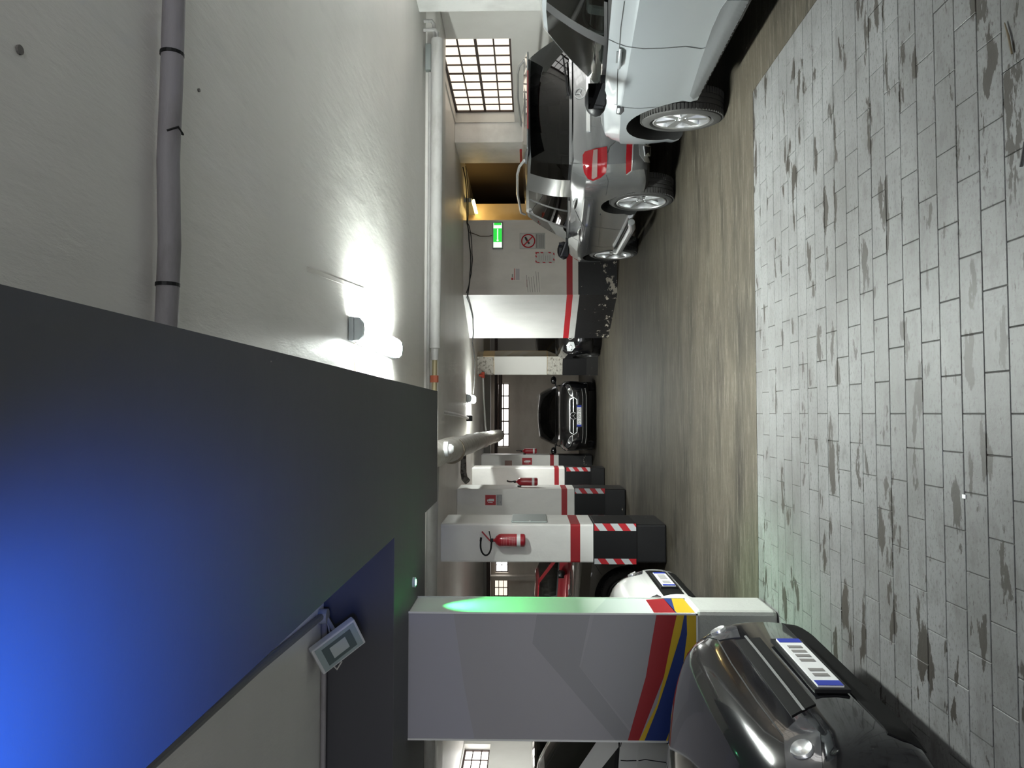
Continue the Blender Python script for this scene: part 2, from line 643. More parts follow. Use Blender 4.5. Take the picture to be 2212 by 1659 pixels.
window('window_1', 'x', 5.14, *RWIN, 10, 4, 'wide barred daylight window high in the right wall above the grey SUV', M_pane,
       thick_z=(2,), thick_a=(5,))
window('added_window', 'x', 5.14, 4.4, 7.2, 1.93, 2.93, 10, 4, 'wide barred daylight window in the right wall beside the silver car', M_paneb, thick_z=(2,), thick_a=(5,))  # window added out of view for extra daylight from the right
window('window_2', 'x', -6.54, 12.2, 14.6, 2.43, 2.93, 6, 3, 'daylight window high in the left wall beyond the signboard column', M_paneb)
window('window_3', 'y', 25.14, -1.13, 1.02, 2.34, 2.74, 5, 2, 'low wide daylight window above the black car in the back wall', M_paneb, bar=.045)
window('window_4', 'y', 25.14, -6.14, -5.55, 2.37, 2.85, 2, 3, 'small daylight window at the far left corner of the back wall', M_pane)
window('window_5', 'y', 25.14, -5.33, -4.85, 2.37, 2.80, 2, 2, 'small daylight window beside the far pilaster above the red car', M_paneb)

# ------------------------------------------------------------------ right side piers and the wall with notices
struct(MB().box(4.60, 4.96, 7.75, 8.30, 0, CEIL).build('wall_pier_near', M_white, bevel=0.008))
struct(MB().box(4.60, 4.96, 12.40, 13.45, 0, CEIL).build('wall_pier_far', M_white, bevel=0.008))
RED = (0.33, 0.010, 0.016)
M_sw = banded('notice_wall_paint', (0.64, 0.605, 0.56), RED, (0.85, 0.965), 0.742)
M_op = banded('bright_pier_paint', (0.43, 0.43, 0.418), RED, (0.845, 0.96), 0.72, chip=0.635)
# pier with a straight front and an oblique inner face: one solid
mb = MB()
poly = [(2.27, 14.12), (3.72, 14.12), (3.72, 15.2), (2.6, 15.9), (1.60, 15.72)]
n = len(poly)
mb.add([(p[0], p[1], 0) for p in poly] + [(p[0], p[1], CEIL) for p in poly],
       [tuple(reversed(range(n))), tuple(range(n, 2 * n))] + [(i, (i + 1) % n, n + (i + 1) % n, n + i) for i in range(n)])
o = mb.build('wall_notices', M_sw)
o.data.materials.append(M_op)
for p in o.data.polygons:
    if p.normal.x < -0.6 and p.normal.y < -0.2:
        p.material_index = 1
struct(o)
# room behind the opening right of the notices: beige end wall, dark shelves, warm tube
struct(MB().box(3.95, 4.36, 15.25, 15.45, 0, CEIL).build('wall_store_beige', M_beige))
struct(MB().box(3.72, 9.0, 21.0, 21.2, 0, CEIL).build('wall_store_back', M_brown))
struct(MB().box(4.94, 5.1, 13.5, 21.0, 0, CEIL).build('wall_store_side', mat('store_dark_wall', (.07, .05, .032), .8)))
struct(MB().box(3.62, 3.72, 15.2, 21.0, 0, CEIL).build('wall_store_left', M_beige))
struct(MB().box(3.72, 5.1, 17.4, 17.7, 2.5, CEIL).build('trim_5', M_beige))
# far white pier turned a little, plaster broken at top and bottom
root = thing('far_pier', 'turned white pier with beige flank and broken plaster beside the black car', 'pier', (1.17, 18.2, 0))
root['kind'] = 'structure'
ca, sa = math.cos(math.radians(-24)), math.sin(math.radians(-24))
U = Vector((ca, sa, 0))
W = Vector((-sa, ca, 0))
org = Vector((0.955, 18.15, 0))


def turned(mb, u0, u1, w0, w1, z0, z1):
    c = org + U * (u0 + u1) / 2 + W * (w0 + w1) / 2 + Vector((0, 0, (z0 + z1) / 2))
    return mb.obox(c, U * (u1 - u0) / 2, W * (w1 - w0) / 2, Vector((0, 0, (z1 - z0) / 2)))


M_rough = mat('broken_plaster', (0.50, 0.48, 0.43), 0.85, noise=[((14, 14, 14), (0.22, 0.20, 0.17), 0.52, 0.62, 8.0)],
              bump=((16, 16, 16), 0.9, 0.05))
M_dado = mat('chipped_black_dado', (0.014, 0.014, 0.014), 0.4, noise=[((7, 7, 9), (0.30, 0.26, 0.21), 0.66, 0.69, 9.0)])
turned(MB(), 0, .47, 0.012, .42, 1.0, 2.8).build('pier_core', M_beige, root)
turned(MB(), -.008, .47, -.006, .40, 1.24, 2.53).build('pier_front_plaster', mat('pier_grey_white', (0.56, 0.555, 0.53), 0.6), root, bevel=0.01)
turned(MB(), -.01, .47, 0.0, .41, 0.86, 1.23).build('pier_lower_plaster', M_rough, root, bevel=0.012)
turned(MB(), -.012, .46, 0.004, .40, 2.54, CEIL).build('pier_upper_plaster', M_rough, root, bevel=0.015)
turned(MB(), -.015, .475, -.01, .41, 0.28, 0.86).build('pier_dado', M_black_trim, root)
turned(MB(), -.02, .48, -.012, .41, 0.0, 0.28).build('pier_foot', M_dado, root)

# ------------------------------------------------------------------ columns on the left of the aisle
def guard(root, x0, x1, yf, z0, z1, m_s):
    """black rubber corner guard with hazard stripes along its two edges"""
    MB().box(x0 - .012, x1 + .014, yf - .014, yf, z0, z1).build('rubber_guard', M_black_trim, root)
    for (a, b) in ((x0 - .012, x0 + .055), (x1 - .075, x1 + .014)):
        MB().box(a, b, yf - .018, yf - .012, z0 + .006, z1 - .006).build('hazard_strip', m_s, root)


M_str = stripes('hazard_stripes', (0.75, 0.0, -1.0), 0.19, (0.50, 0.52, 0.54), (0.42, 0.012, 0.02))
M_colB = banded('column_paint', (0.82, 0.815, 0.79), RED, (1.06, 1.18), 0.90, chip=0.72)
M_colC = banded('column_paint_far', (0.80, 0.79, 0.76), RED, (1.02, 1.12), 0.895, chip=0.70)


def column(x0, x1, y0, y1, m, label, z1=CEIL):
    root = thing('column', label, 'column', ((x0 + x1) / 2, (y0 + y1) / 2, 0), 'painted columns along the aisle')
    root['kind'] = 'structure'
    MB().box(x0, x1, y0, y1, 0, z1).build('shaft', m, root, bevel=0.022, seg=3)
    return root


cB = column(-1.835, -1.365, 9.2, 10.05, M_colB, 'white column carrying the nearest fire extinguisher and a grey wall plate', 2.79)
guard(cB, -1.835, -1.365, 9.2, 0.37, 0.895, M_str)
MB().box(-1.365 - .004, -1.365 + .012, 9.25, 9.9, 0.37, 0.88).build('rubber_guard', M_black_trim, cB)
cC = column(-1.82, -1.318, 13.0, 13.75, M_colC, 'white column with the square red extinguisher sign on its front')
guard(cC, -1.82, -1.318, 13.0, 0.36, 0.89, M_str)
cD = column(-1.70, -1.205, 16.5, 17.2, M_colC, 'bright white column behind the hanging middle extinguisher')
guard(cD, -1.70, -1.205, 16.5, 0.32, 0.86, M_str)
cE = column(-1.65, -1.10, 19.7, 20.4, M_colC, 'farthest shaded column with a red sign next to the black car')

# near column wrapped with a printed board
A0, A1, AY, AB = -2.215, -1.363, 5.118, 5.54
root = thing('signboard_column', 'wide column clad in a grey board printed with red yellow and blue curves', 'column', ((A0 + A1) / 2, 5.33, 0))
root['kind'] = 'structure'
M_board = mat('board_grey', (0.27, 0.26, 0.28), 0.5)
M_board2 = mat('board_grey_dark', (0.22, 0.215, 0.23), 0.5)
M_board3 = mat('board_grey_light', (0.29, 0.285, 0.33), 0.5)
M_bred = mat('board_red', (0.26, 0.009, 0.014), 0.45)
M_byel = mat('board_yellow', (0.50, 0.33, 0.015), 0.45)
M_bblu = mat('board_blue', (0.012, 0.03, 0.16), 0.45)
M_trimw = mat('board_edge_white', (0.62, 0.62, 0.62), 0.5)
MB().box(A0 - .02, A1 + .02, AY + .01, AB - .01, 0, 0.56).build('plinth', mat('plinth_grey', (0.36, 0.36, 0.345), 0.7, bump=((14, 14, 14), .5, .02)), root, bevel=0.03)
board = MB().box(A0, A1, AY, AB, 0.555, SOF).build('board', M_board, root)
f3 = AY - .0015


def pface(px, face='front'):
    """photograph positions carried onto the board's own faces"""
    out = []
    for (x, y) in px:
        d = ray(x, y)
        t = (AY - CAM.y) / d.y if face == 'front' else (A1 - CAM.x) / d.x
        p = CAM + d * t
        out.append((p.x, p.z) if face == 'front' else (p.y, p.z))
    return out


def print_on(px, m, face='front', lift=0.0015):
    q = pface(px, face)
    if face == 'front':
        q = [(min(max(a, A0 + .004), A1 - .004), min(max(b, .56), SOF - .004)) for a, b in q]
        mbq = MB().prism(q, (0, AY - lift, 0), (1, 0, 0), (0, 0, 1), (0, lift * .9, 0))
    else:
        q = [(min(max(a, AY + .004), AB - .004), min(max(b, .56), SOF - .004)) for a, b in q]
        mbq = MB().prism(q, (A1 + lift, 0, 0), (0, 1, 0), (0, 0, 1), (-lift * .9, 0, 0))
    return mbq.build('board_print', m, board)


print_on([(860, 1326), (980, 1326), (1002, 1480), (1025, 1602), (850, 1602)], M_board3, lift=.001)
print_on([(1160, 1326), (1275, 1326), (1252, 1440), (1375, 1602), (1330, 1602), (1150, 1390)], M_board2, lift=.001)
print_on([(1284, 1326), (1420, 1326), (1400, 1450), (1375, 1590), (1254, 1442)], mat('board_grey_mid', (0.245, 0.24, 0.257), 0.5), lift=.0012)
print_on([(1418, 1326), (1462, 1326), (1453, 1368), (1434, 1462), (1380, 1602), (1356, 1602), (1395, 1462), (1408, 1385)], M_bred, lift=.002)
print_on([(1462, 1326), (1512, 1326), (1512, 1604), (1380, 1604), (1420, 1520), (1434, 1462), (1453, 1368)], M_byel, lift=.0016)
print_on([(1478, 1326), (1483, 1326), (1484, 1370), (1472, 1462), (1446, 1580), (1438, 1604), (1392, 1604), (1420, 1530), (1442, 1462), (1470, 1370)], M_bblu, lift=.0022)
MS = dict(face='side')
M_boardw = mat('board_side_white', (0.60, 0.62, 0.60), 0.5)
MB().box(A1, A1 + .0008, AY + .006, AB - .006, .56, SOF - .005).build('board_side', M_boardw, board)
print_on([(1280, 1324), (1310, 1292), (1390, 1292), (1413, 1324)], mat('board_side_grey', (0.52, 0.55, 0.54), 0.5), lift=.0014, **MS)
print_on([(1413, 1324), (1395, 1296), (1432, 1292), (1462, 1324)], M_bred, lift=.002, **MS)
print_on([(1432, 1292), (1449, 1292), (1459, 1324), (1462, 1324)], M_bblu, lift=.0022, **MS)
print_on([(1449, 1292), (1476, 1292), (1502, 1324), (1459, 1324)], M_byel, lift=.002, **MS)
for (xx, yy) in ((A1, AY), (A0, AY), (A1, AB)):
    MB().box(xx - .006, xx + .006, yy - .006, yy + .006, .55, SOF).build('edge_trim', M_trimw, root)
MB().box(A0, A1 + .006, AY - .006, AY, .548, .560).build('edge_trim', M_trimw, root)

# ------------------------------------------------------------------ lamps of the place, plus added unseen ones
def batten(x, y0, y1, z, label, wd=0.085, m=None):
    """twin tube batten under the ceiling: housing, end caps, lit diffuser, clips"""
    root = thing('fluorescent_lamp', label, 'lamp', (x, (y0 + y1) / 2, z - 0.09), 'white ceiling tube lamps')
    MB().box(x - wd, x + wd, y0, y1, z - .045, z - .004).build('housing', M_lampbody, root, bevel=.01)
    prof = [(-wd * .97, 0), (-wd * .92, -.035), (-wd * .6, -.058), (0, -.064), (wd * .6, -.058), (wd * .92, -.035), (wd * .97, 0)]
    MB().prism(prof, (x, y0 + .055, z - .046), (1, 0, 0), (0, 0, 1), (0, y1 - y0 - .11, 0)).build('diffuser', m or M_lampon, root)
    for ya, yb in ((y0, y0 + .05), (y1 - .05, y1)):
        MB().prism([(p[0] * .98, p[1]) for p in prof], (x, ya, z - .046), (1, 0, 0), (0, 0, 1), (0, yb - ya, 0)).build('end_cap', M_lampbody, root)
    for s in (-1, 1):
        for yy in (y0 + .09, (y0 + y1) / 2, y1 - .09):
            MB().box(x + s * wd * .96 - .006, x + s * wd * .96 + .006, yy - .02, yy + .02, z - .075, z - .03).build('clip', M_black_trim, root)
    return root


lamp1 = batten(0.585, 5.08, 6.72, CEIL, 'lit white tube lamp on the ceiling beside the grey beam')
MB().tube([(.5, 5.25, CEIL - .01), (.42, 5.24, CEIL - .006), (.3, 5.27, CEIL - .012), (.21, 5.26, CEIL - .008)], .005, 6).build('lead_wire', mat('copper_wire', (.45, .3, .2), .5), lamp1)
batten(0.30, 14.9, 16.2, CEIL, 'small lit tube lamp far down the aisle ceiling', m=mat('lamp_diffuser_far', (.9, .9, .9), .4, emit=((.95, 1, .95), LAMP_E * .48)))
batten(1.2, -2.4, -1.0, CEIL, 'added unseen tube lamp on the right ceiling behind the viewer', m=mat('lamp_diffuser_added_near', (.9, .9, .9), .4, emit=((.95, 1, .97), LAMP_E * .16)))  # extra lamp added out of view to brighten the near end
batten(-4.2, 12.4, 13.8, CEIL, 'added unseen tube lamp in the left bay above the parked cars', m=mat('lamp_diffuser_added_bay', (.9, .9, .9), .4, emit=((.95, 1, .95), LAMP_E * .22)))  # lamp added out of sight to brighten the left bay
# warm tube lamp in the store behind the notices wall
root = thing('warm_tube_lamp', 'warm yellow tube lamp in the opening right of the notices', 'lamp', (4.15, 14.95, 2.74))
MB().box(4.11, 4.19, 14.25, 15.2, 2.80, CEIL).build('batten', M_lampbody, root)
MB().cyl((4.15, 14.28, 2.765), (4.15, 15.18, 2.765), .022, n=12).build('tube', mat('warm_tube', (1, .9, .6), .4, emit=((1.0, 0.70, 0.26), 9.0)), root)
# green accent spot under the cross beam
root = thing('accent_spotlight', 'tiny green accent light under the beam beside the signboard column', 'lamp', (-1.20, 5.30, SOF - .03))
MB().cyl((-1.20, 5.30, SOF - .02), (-1.20, 5.30, SOF), .035, n=20).build('bezel', M_lampbody, root)
MB().cyl((-1.20, 5.30, SOF - .024), (-1.20, 5.30, SOF - .012), .022, n=16).build('lens', mat('green_lens', (.2, 1, .5), .3, emit=((0.15, 1.0, 0.45), 2.5)), root)
ld = bpy.data.lights.new('accent_light', 'SPOT')
ld.color = (0.06, 1.0, 0.20)
ld.energy = 42
ld.spot_size = math.radians(62)
ld.spot_blend = 0.9
ld.shadow_soft_size = 0.015
lo = bpy.data.objects.new('accent_light', ld)
COL.objects.link(lo)
lo.parent = root
lo.location = (0, 0, 0)
lo.rotation_euler = (math.radians(0), math.radians(11), 0)
# blue accent light that washes the underside of the near beam; the lamp itself is unseen
root = thing('blue_washlight', 'blue wash light hung under the near end of the grey beam', 'lamp', (-.66, 0.40, 2.00))
MB().obox((-.66, .37, 1.97), (.10, 0, 0), (0, .05, -.05), (0, .022, .022)).build('housing', M_black_trim, root, bevel=.008)
MB().cyl((-.70, .36, 1.97), (-.70, .30, SOF + .01), .008, n=8).build('drop_rod', M_black_trim, root)
MB().box(-.722, -.716, .34, .80, 1.92, 2.34).build('added_spill_flap', M_black_trim, root)  # flap added to keep blue spill off the left ceiling
MB().box(-.722, -.70, .34, .40, 1.93, 1.96).build('flap_hinge', M_black_trim, root)
MB().box(-.606, -.600, .34, .70, 1.92, 2.053).build('added_spill_flap', M_black_trim, root)  # second added flap, cuts the blue spill on the right
MB().box(-.62, -.600, .34, .38, 1.93, 1.96).build('flap_hinge', M_black_trim, root)
ld = bpy.data.lights.new('blue_light', 'SPOT')
ld.spot_size = math.radians(88)
ld.spot_blend = 1.0
ld.shadow_soft_size = 0.02
ld.color = (0.03, 0.16, 1.0)
ld.energy = 175
lo = bpy.data.objects.new('blue_light', ld)
COL.objects.link(lo)
lo.parent = root
lo.location = (0, 0, 0.012)
lo.rotation_euler = (math.radians(133), 0, math.radians(4))

# floodlight, switched off, at the corner of the dark beam face
root = thing('floodlight', 'square white floodlight, off, tilted below the dark beam corner', 'lamp', (-1.30, 4.45, 2.78))
c = Vector((-1.345, 4.33, 2.805))
u = Vector((0.567, 0.55, -0.825)).normalized()
v = Vector((-0.96, 0.56, -0.286))
v = (v - u * v.dot(u)).normalized()
nrm = -u.cross(v)
hu, hv = 0.145, 0.096
fl = MB().obox(c, u * hu, v * hv, nrm * .022).build('case', mat('floodlight_white', (.52, .53, .54), .4), root, bevel=.006)
MB().obox(c + nrm * .0225, u * hu * .90, v * hv * .88, nrm * .002).build('cover_glass', mat('floodlight_glass', (.30, .36, .36), .15), fl)
MB().obox(c + nrm * .0245, u * hu * .66, v * hv * .66, nrm * .0015).build('reflector', mat('floodlight_reflector', (.10, .13, .13), .3), fl)
MB().obox(c + nrm * .0262, u * hu * .36, v * hv * .42, nrm * .0012).build('led_panel', mat('led_panel', (.42, .46, .46), .4), fl)
br = MB()
br.obox(c - nrm * .05 + u * .03, u * .07, v * .012, nrm * .006)
br.obox(c - nrm * .04 + u * .10, u * .006, v * .012, nrm * .03)
br.obox(c - nrm * .04 - u * .04, u * .006, v * .012, nrm * .03)
br.tube([c - nrm * .05 + u * .03, (-1.24, 4.47, 2.90), (-1.20, 4.50, 2.945)], .012, 8)
br.build('bracket', mat('bracket_grey', (.34, .34, .34), .5), root)
MB().cyl((-1.215, 4.46, 2.90), (-1.215, 4.46, CEIL - .001), .045, n=20).build('junction_box', mat('junction_grey', (.30, .30, .28), .6), root)
MB().tube([(-1.25, 4.46, 2.90), (-1.34, 4.43, 2.87), (-1.47, 4.40, 2.86), (-1.50, 4.38, 2.82), (-1.45, 4.37, 2.79)], .005, 6).build('lead', M_paper, root)
# conduits on the left ceiling that feed it
tag(MB().tube([(-1.205, 4.40, CEIL - .022), (-1.16, 3.4, CEIL - .022), (-1.14, 2.2, CEIL - .022), (-1.12, -.5, CEIL - .022)], .020, 10).build('ceiling_conduit', mat('conduit_grey', (.20, .20, .20), .6), smooth=True),
    'dark conduit running along the left ceiling to the floodlight', 'conduit')
tag(MB().tube([(-1.26, 4.50, CEIL - .02), (-6.3, 4.50, CEIL - .02)], .016, 8).build('ceiling_conduit', M_pipe_l, smooth=True),
    'pale conduit along the top of the dark beam face', 'conduit')

# ------------------------------------------------------------------ pipes under the ceiling
random.seed(3)
pts = [(x, 2.42 + random.uniform(-.006, .006), CEIL - .052 + random.uniform(-.004, .004)) for x in [0.0 + .28 * i for i in range(18)]]
p1 = thing('lilac_pipe', 'lilac grey pipe crossing the near ceiling from the beam to the right', 'pipe', (2.4, 2.42, CEIL - .09))
MB().tube(pts, .036, 16).build('pipe', M_pipe_l, p1, smooth=True)
for x in (1.20, 0.42):
    MB().tube([(x, 2.42, CEIL - .052), (x + .012, 2.42, CEIL - .052)], .0385, 16).build('joint_ring', M_black_trim, p1)
MB().tube([(.93, 2.38, CEIL - .06), (.95, 2.40, CEIL - .088), (.94, 2.44, CEIL - .085), (.96, 2.455, CEIL - .05)], .004, 6).build('tie_wire', M_black_trim, p1)

p2 = thing('cross_pipe', 'pale wrapped pipe crossing the aisle under the cross beam', 'pipe', (1.5, 8.6, 2.72))
pts = [(-6.3, 8.62, 2.85), (-3.0, 8.62, 2.83), (-1.0, 8.61, 2.81), (-.62, 8.60, 2.80)]
MB().tube(pts, .068, 16).build('pipe_run', M_pipe, p2, smooth=True)
MB().tube([(0.10, 8.6, 2.795), (0.62, 8.6, 2.79)], .03, 12).build('valve_neck', mat('old_brass', (.42, .36, .22), .5, metal=.4), p2, smooth=True)
MB().tube([(0.36, 8.6, 2.795), (0.44, 8.6, 2.795)], .05, 8).build('valve_body', mat('rusty_red', (.40, .10, .05), .6), p2)
MB().tube([(0.62, 8.6, 2.79), (0.75, 8.6, 2.79), (0.76, 8.6, 2.79), (2.4, 8.6, 2.785), (4.42, 8.58, 2.775)], [.04, .045, .062, .070, .072], 18).build('insulated_run', M_pipe, p2, smooth=True)
MB().tube([(4.42, 8.58, 2.775), (4.50, 8.58, 2.775), (4.54, 8.58, 2.80), (4.54, 8.58, 2.94)], .022, 10).build('branch', M_pipe, p2, smooth=True)
MB().tube([(4.42, 8.60, 2.81), (4.62, 8.60, 2.82), (4.66, 8.60, 2.85), (4.66, 8.60, 2.94)], .022, 10).build('branch', M_pipe, p2, smooth=True)
tag(MB().tube([(4.08, 8.70, 2.875), (2.5, 8.70, 2.875), (.8, 8.70, 2.88), (0.25, 8.70, 2.88)], .022, 10).build('thin_pipe', M_pipe, smooth=True),
    'thin pale pipe just above the insulated cross pipe', 'pipe')
tag(MB().box(4.10, 4.42, 8.66, 8.74, 2.86, 2.93).build('junction_box', M_steel, bevel=.006), 'small steel junction box at the right end of the cross pipe', 'box')

duct = thing('wrapped_duct', 'thick white wrapped duct running away along the far ceiling', 'duct', (-.5, 13, 2.4))
pts, rs = [], []
random.seed(11)
for i in range(25):
    t = i / 24
    pts.append((-.42 - .15 * t + random.uniform(-.004, .004), 6.92 + 12.58 * t, 2.715 - .245 * t + random.uniform(-.004, .004)))
    rs.append((.150 if i > 3 else .138) + random.uniform(-.008, .008))
MB().tube(pts, rs, 20).build('duct_run', M_wrap, duct, smooth=True)
MB().tube([(-.47, 9.35, 2.668), (-.47, 9.42, 2.666)], .168, 20).build('joint_band', mat('band_tan', (.30, .25, .18), .7), duct)
MB().tube([(-.565, 19.3, 2.475), (-.57, 19.6, 2.468)], .145, 18).build('end_collar', mat('collar_rust', (.25, .16, .10), .6), duct)
MB().tube([(-.57, 19.6, 2.468), (-.55, 20.0, 2.46), (-.40, 20.2, 2.46), (1.2, 20.3, 2.46)], .05, 12).build('dark_tail', mat('dark_iron', (.05, .035, .03), .6), duct, smooth=True)
# round white cap on the duct's near underside
MB().lathe([(0, -.055), (.03, -.052), (.05, -.03), (.052, 0), (.075, .004), (.078, .05), (0, .05)], (-.37, 7.7, 2.525), (0, 0, 1), 24).build('round_cap', M_whitep, duct, smooth=True)
# dark stub pipe with an elbow by the second column
MB_ = MB().tube([(-.55, 13.3, 2.86), (-.85, 13.3, 2.86), (-1.05, 13.3, 2.86), (-1.16, 13.28, 2.84), (-1.22, 13.25, 2.78)], [.05, .05, .055, .06, .06], 12)
tag(MB_.build('stub_pipe', mat('stub_grey', (.20, .19, .17), .7, noise=[((12, 12, 12), (.05, .045, .04), .5, .6, 6.0)]), smooth=True),
    'old grey stub pipe under the ceiling by the second column', 'pipe')
tag(MB().tube([(.02, 10.3, CEIL - .03), (-.02, 12.5, CEIL - .03), (-.10, 15.0, CEIL - .03)], .03, 8).build('ceiling_conduit', M_pipe, smooth=True),
    'pale conduit running along the far ceiling to the small lamp', 'conduit')
tag(MB().box(-.16, -.04, 14.9, 15.05, CEIL - .12, CEIL - .005).build('junction_box', M_black_trim, bevel=.006), 'black junction box at the end of the far ceiling conduit', 'box')
tag(MB().tube([(.855, 18.0, 2.80), (.4, 18.0, 2.78), (-.3, 18.0, 2.74), (-.42, 18.0, 2.72)], .022, 10).build('thin_pipe', M_pipe, smooth=True),
    'thin cream pipe from the red valve to the wrapped duct', 'pipe')
vl = thing('pipe_valve', 'small red pipe valve at the top of the far white pier', 'valve', (.93, 18.0, 2.76))
MB().cyl((.86, 18.0, 2.80), (1.0, 18.0, 2.80), .04, n=12).build('body', mat('valve_red', (.45, .06, .03), .5), vl)
MB().cyl((.93, 18.0, 2.80), (.93, 18.0, 2.90), .05, .03, n=10).build('bonnet', MATS['valve_red'], vl)
mat('dark_iron', (.05, .035, .03), .6)


def iron_pipe(x0, x1, y, z, r, label):
    t = thing('iron_pipe', label, 'pipe', ((x0 + x1) / 2, y, z - r))
    MB().tube([(x0, y, z), ((x0 + x1) / 2, y, z), (x1, y, z)], r, 10).build('pipe', MATS['dark_iron'], t, smooth=True)
    for k in (.2, .8):
        xx = x0 + (x1 - x0) * k
        MB().cyl((xx, y, z), (xx, y, CEIL + .004), .012, n=6).build('hanger', MATS['dark_iron'], t)


iron_pipe(-6.38, -1.75, 20.6, 2.80, .05, 'dark iron pipe crossing the far left ceiling')
iron_pipe(-1.6, 3.5, 23.5, 2.72, .05, 'dark iron pipe crossing in front of the back wall window')
struct(MB().box(-6.4, 3.6, 20.9, 21.3, 2.78, CEIL).build('trim_6', mat('dark_far_beam', (.22, .21, .19), .7)))  # far cross beam in a darker grey than the ceiling

# black cable looping along the top of the notices wall to the small lamp
def wavy(a, b, n, sag, seed):
    rnd = random.Random(seed)
    a, b = Vector(a), Vector(b)
    out = []
    for i in range(n + 1):
        t = i / n
        p = a.lerp(b, t)
        p.z -= sag * 4 * t * (1 - t) + rnd.uniform(-.008, .008)
        out.append(p)
    return out


cb = thing('cable', 'black cables strung along the ceiling above the notices', 'cable', (2.4, 14.0, 2.8))
MB().tube(wavy((4.55, 13.5, 2.90), (3.66, 14.08, 2.88), 6, .03, 1) + wavy((3.60, 14.08, 2.87), (2.27, 14.08, 2.86), 10, .06, 2)
          + wavy((2.22, 14.10, 2.87), (1.60, 15.66, 2.87), 8, .05, 3) + wavy((1.5, 15.7, 2.88), (.42, 16.05, 2.90), 6, .05, 4), .011, 6).build('cable_run', M_wire, cb, smooth=True)
MB().tube(wavy((4.50, 13.3, 2.84), (3.66, 14.08, 2.86), 6, .02, 5) + wavy((3.6, 14.07, 2.84), (2.3, 14.07, 2.88), 10, .09, 6), .008, 6).build('cable_run', M_wire, cb, smooth=True)
MB().tube([(3.48, 14.09, 2.83), (3.44, 14.09, 2.72), (3.40, 14.09, 2.62), (3.40, 14.09, 2.46), (3.42, 14.10, 2.392)], .008, 6).build('drop_cable', mat('brown_cable', (.10, .07, .05), .6), cb, smooth=True)

# ------------------------------------------------------------------ illuminated exit sign and the notices
ex = thing('exit_sign', 'lit green emergency exit sign with white arrow pointing left', 'sign', (3.40, 14.1, 2.19))
MB().box(3.15, 3.665, 14.045, 14.118, 2.185, 2.385).build('case', mat('exit_case', (.30, .32, .31), .5), ex, bevel=.012)
MB().box(3.17, 3.645, 14.040, 14.046, 2.205, 2.365).build('panel', mat('exit_white', (.9, 1, .9), .4, emit=((.75, 1, .75), .33)), ex)
M_exg = mat('exit_green', (.05, .8, .15), .4, emit=((.015, .80, .04), .22))
MB().box(3.275, 3.54, 14.037, 14.041, 2.205, 2.365).build('green_field', M_exg, ex)
MB().box(3.60, 3.645, 14.037, 14.041, 2.215, 2.355).build('green_field', M_exg, ex)
MB().prism([(3.285, 2.285), (3.315, 2.315), (3.315, 2.295), (3.53, 2.295), (3.53, 2.275), (3.315, 2.275), (3.315, 2.255)], (0, 14.036, 0), (1, 0, 0), (0, 0, 1), (0, .002, 0)).build('arrow', MATS['exit_white'], ex)


def sheet(name, label, x0, x1, z0, z1, yy=14.12, m=None, th=.003):
    r = thing(name, label, 'notice', ((x0 + x1) / 2, yy, z0))
    MB().box(x0, x1, yy - th, yy - .0005, z0, z1).build('sheet', m or M_paper, r)
    return r


def lines(parent, x0, x1, zs, yy, m, h=.008, ragged=.15, tilt=0.0, name='print_line'):
    rnd = random.Random(len(zs) + int(x0 * 100))
    for z in zs:
        xe = x1 - rnd.uniform(0, ragged) * (x1 - x0)
        MB().add([(x0, yy, z), (xe, yy, z + tilt), (xe, yy, z + h + tilt), (x0, yy, z + h)], [(0, 1, 2, 3)]).build(name, m, parent)


yw = 14.1165
ns = sheet('no_smoking_sign', 'grey no smoking notice with a red barred circle', 3.155, 3.465, 1.375, 1.865, m=mat('notice_grey', (.36, .36, .34), .5))
cx, cz = 3.31, 1.70
ring = [Vector((cx + .125 * math.cos(a), yw - .002, cz + .125 * math.sin(a))) for a in [2 * math.pi * k / 36 for k in range(37)]]
MB().box(3.165, 3.455, yw - .001, yw, 1.56, 1.855).build('field', mat('notice_pale', (.47, .46, .44), .5), ns)
MB().tube(ring, .013, 6, cap=False).build('barred_ring', M_red, ns)
MB().obox((cx, yw - .002, cz), Vector((.085, 0, -.085)), Vector((.009, 0, .009)), (0, .0015, 0)).build('bar', M_red, ns)
MB().obox((cx - .005, yw - .0012, cz + .012), Vector((-.05, 0, -.032)), Vector((-.010, 0, .016)), (0, .001, 0)).build('cigarette', M_ink, ns)
MB().obox((cx + .055, yw - .0012, cz + .045), Vector((.022, 0, .015)), Vector((-.010, 0, .016)), (0, .001, 0)).build('cigarette', M_ink, ns)
lines(ns, 3.175, 3.44, [1.525], yw - .001, M_inkg, .024, 0)
lines(ns, 3.175, 3.44, [1.49 - .018 * i for i in range(6)], yw - .001, M_inkg, .009, .05)

wn = sheet('warning_notice', 'small notice framed by red and white hatching below the no smoking notice', 2.88, 3.10, 1.19, 1.565)
for (a, b) in ((2.885, 1.535), (2.985, 1.535), (3.045, 1.535), (2.92, 1.195), (3.03, 1.195)):
    MB().add([(a, yw - .001, b), (a + .035, yw - .001, b), (a + .055, yw - .001, b + .026), (a + .02, yw - .001, b + .026)], [(0, 1, 2, 3)]).build('hatch', M_red, wn)
for (a, b) in ((2.883, 1.24), (2.883, 1.36), (2.883, 1.47), (3.073, 1.25), (3.073, 1.40), (3.073, 1.48)):
    MB().add([(a, yw - .001, b), (a + .022, yw - .001, b + .022), (a + .022, yw - .001, b + .075), (a, yw - .001, b + .05)], [(0, 1, 2, 3)]).build('hatch', M_red, wn)
lines(wn, 2.93, 3.06, [1.49 - .042 * i for i in range(6)], yw - .001, M_inkg, .006, .3)

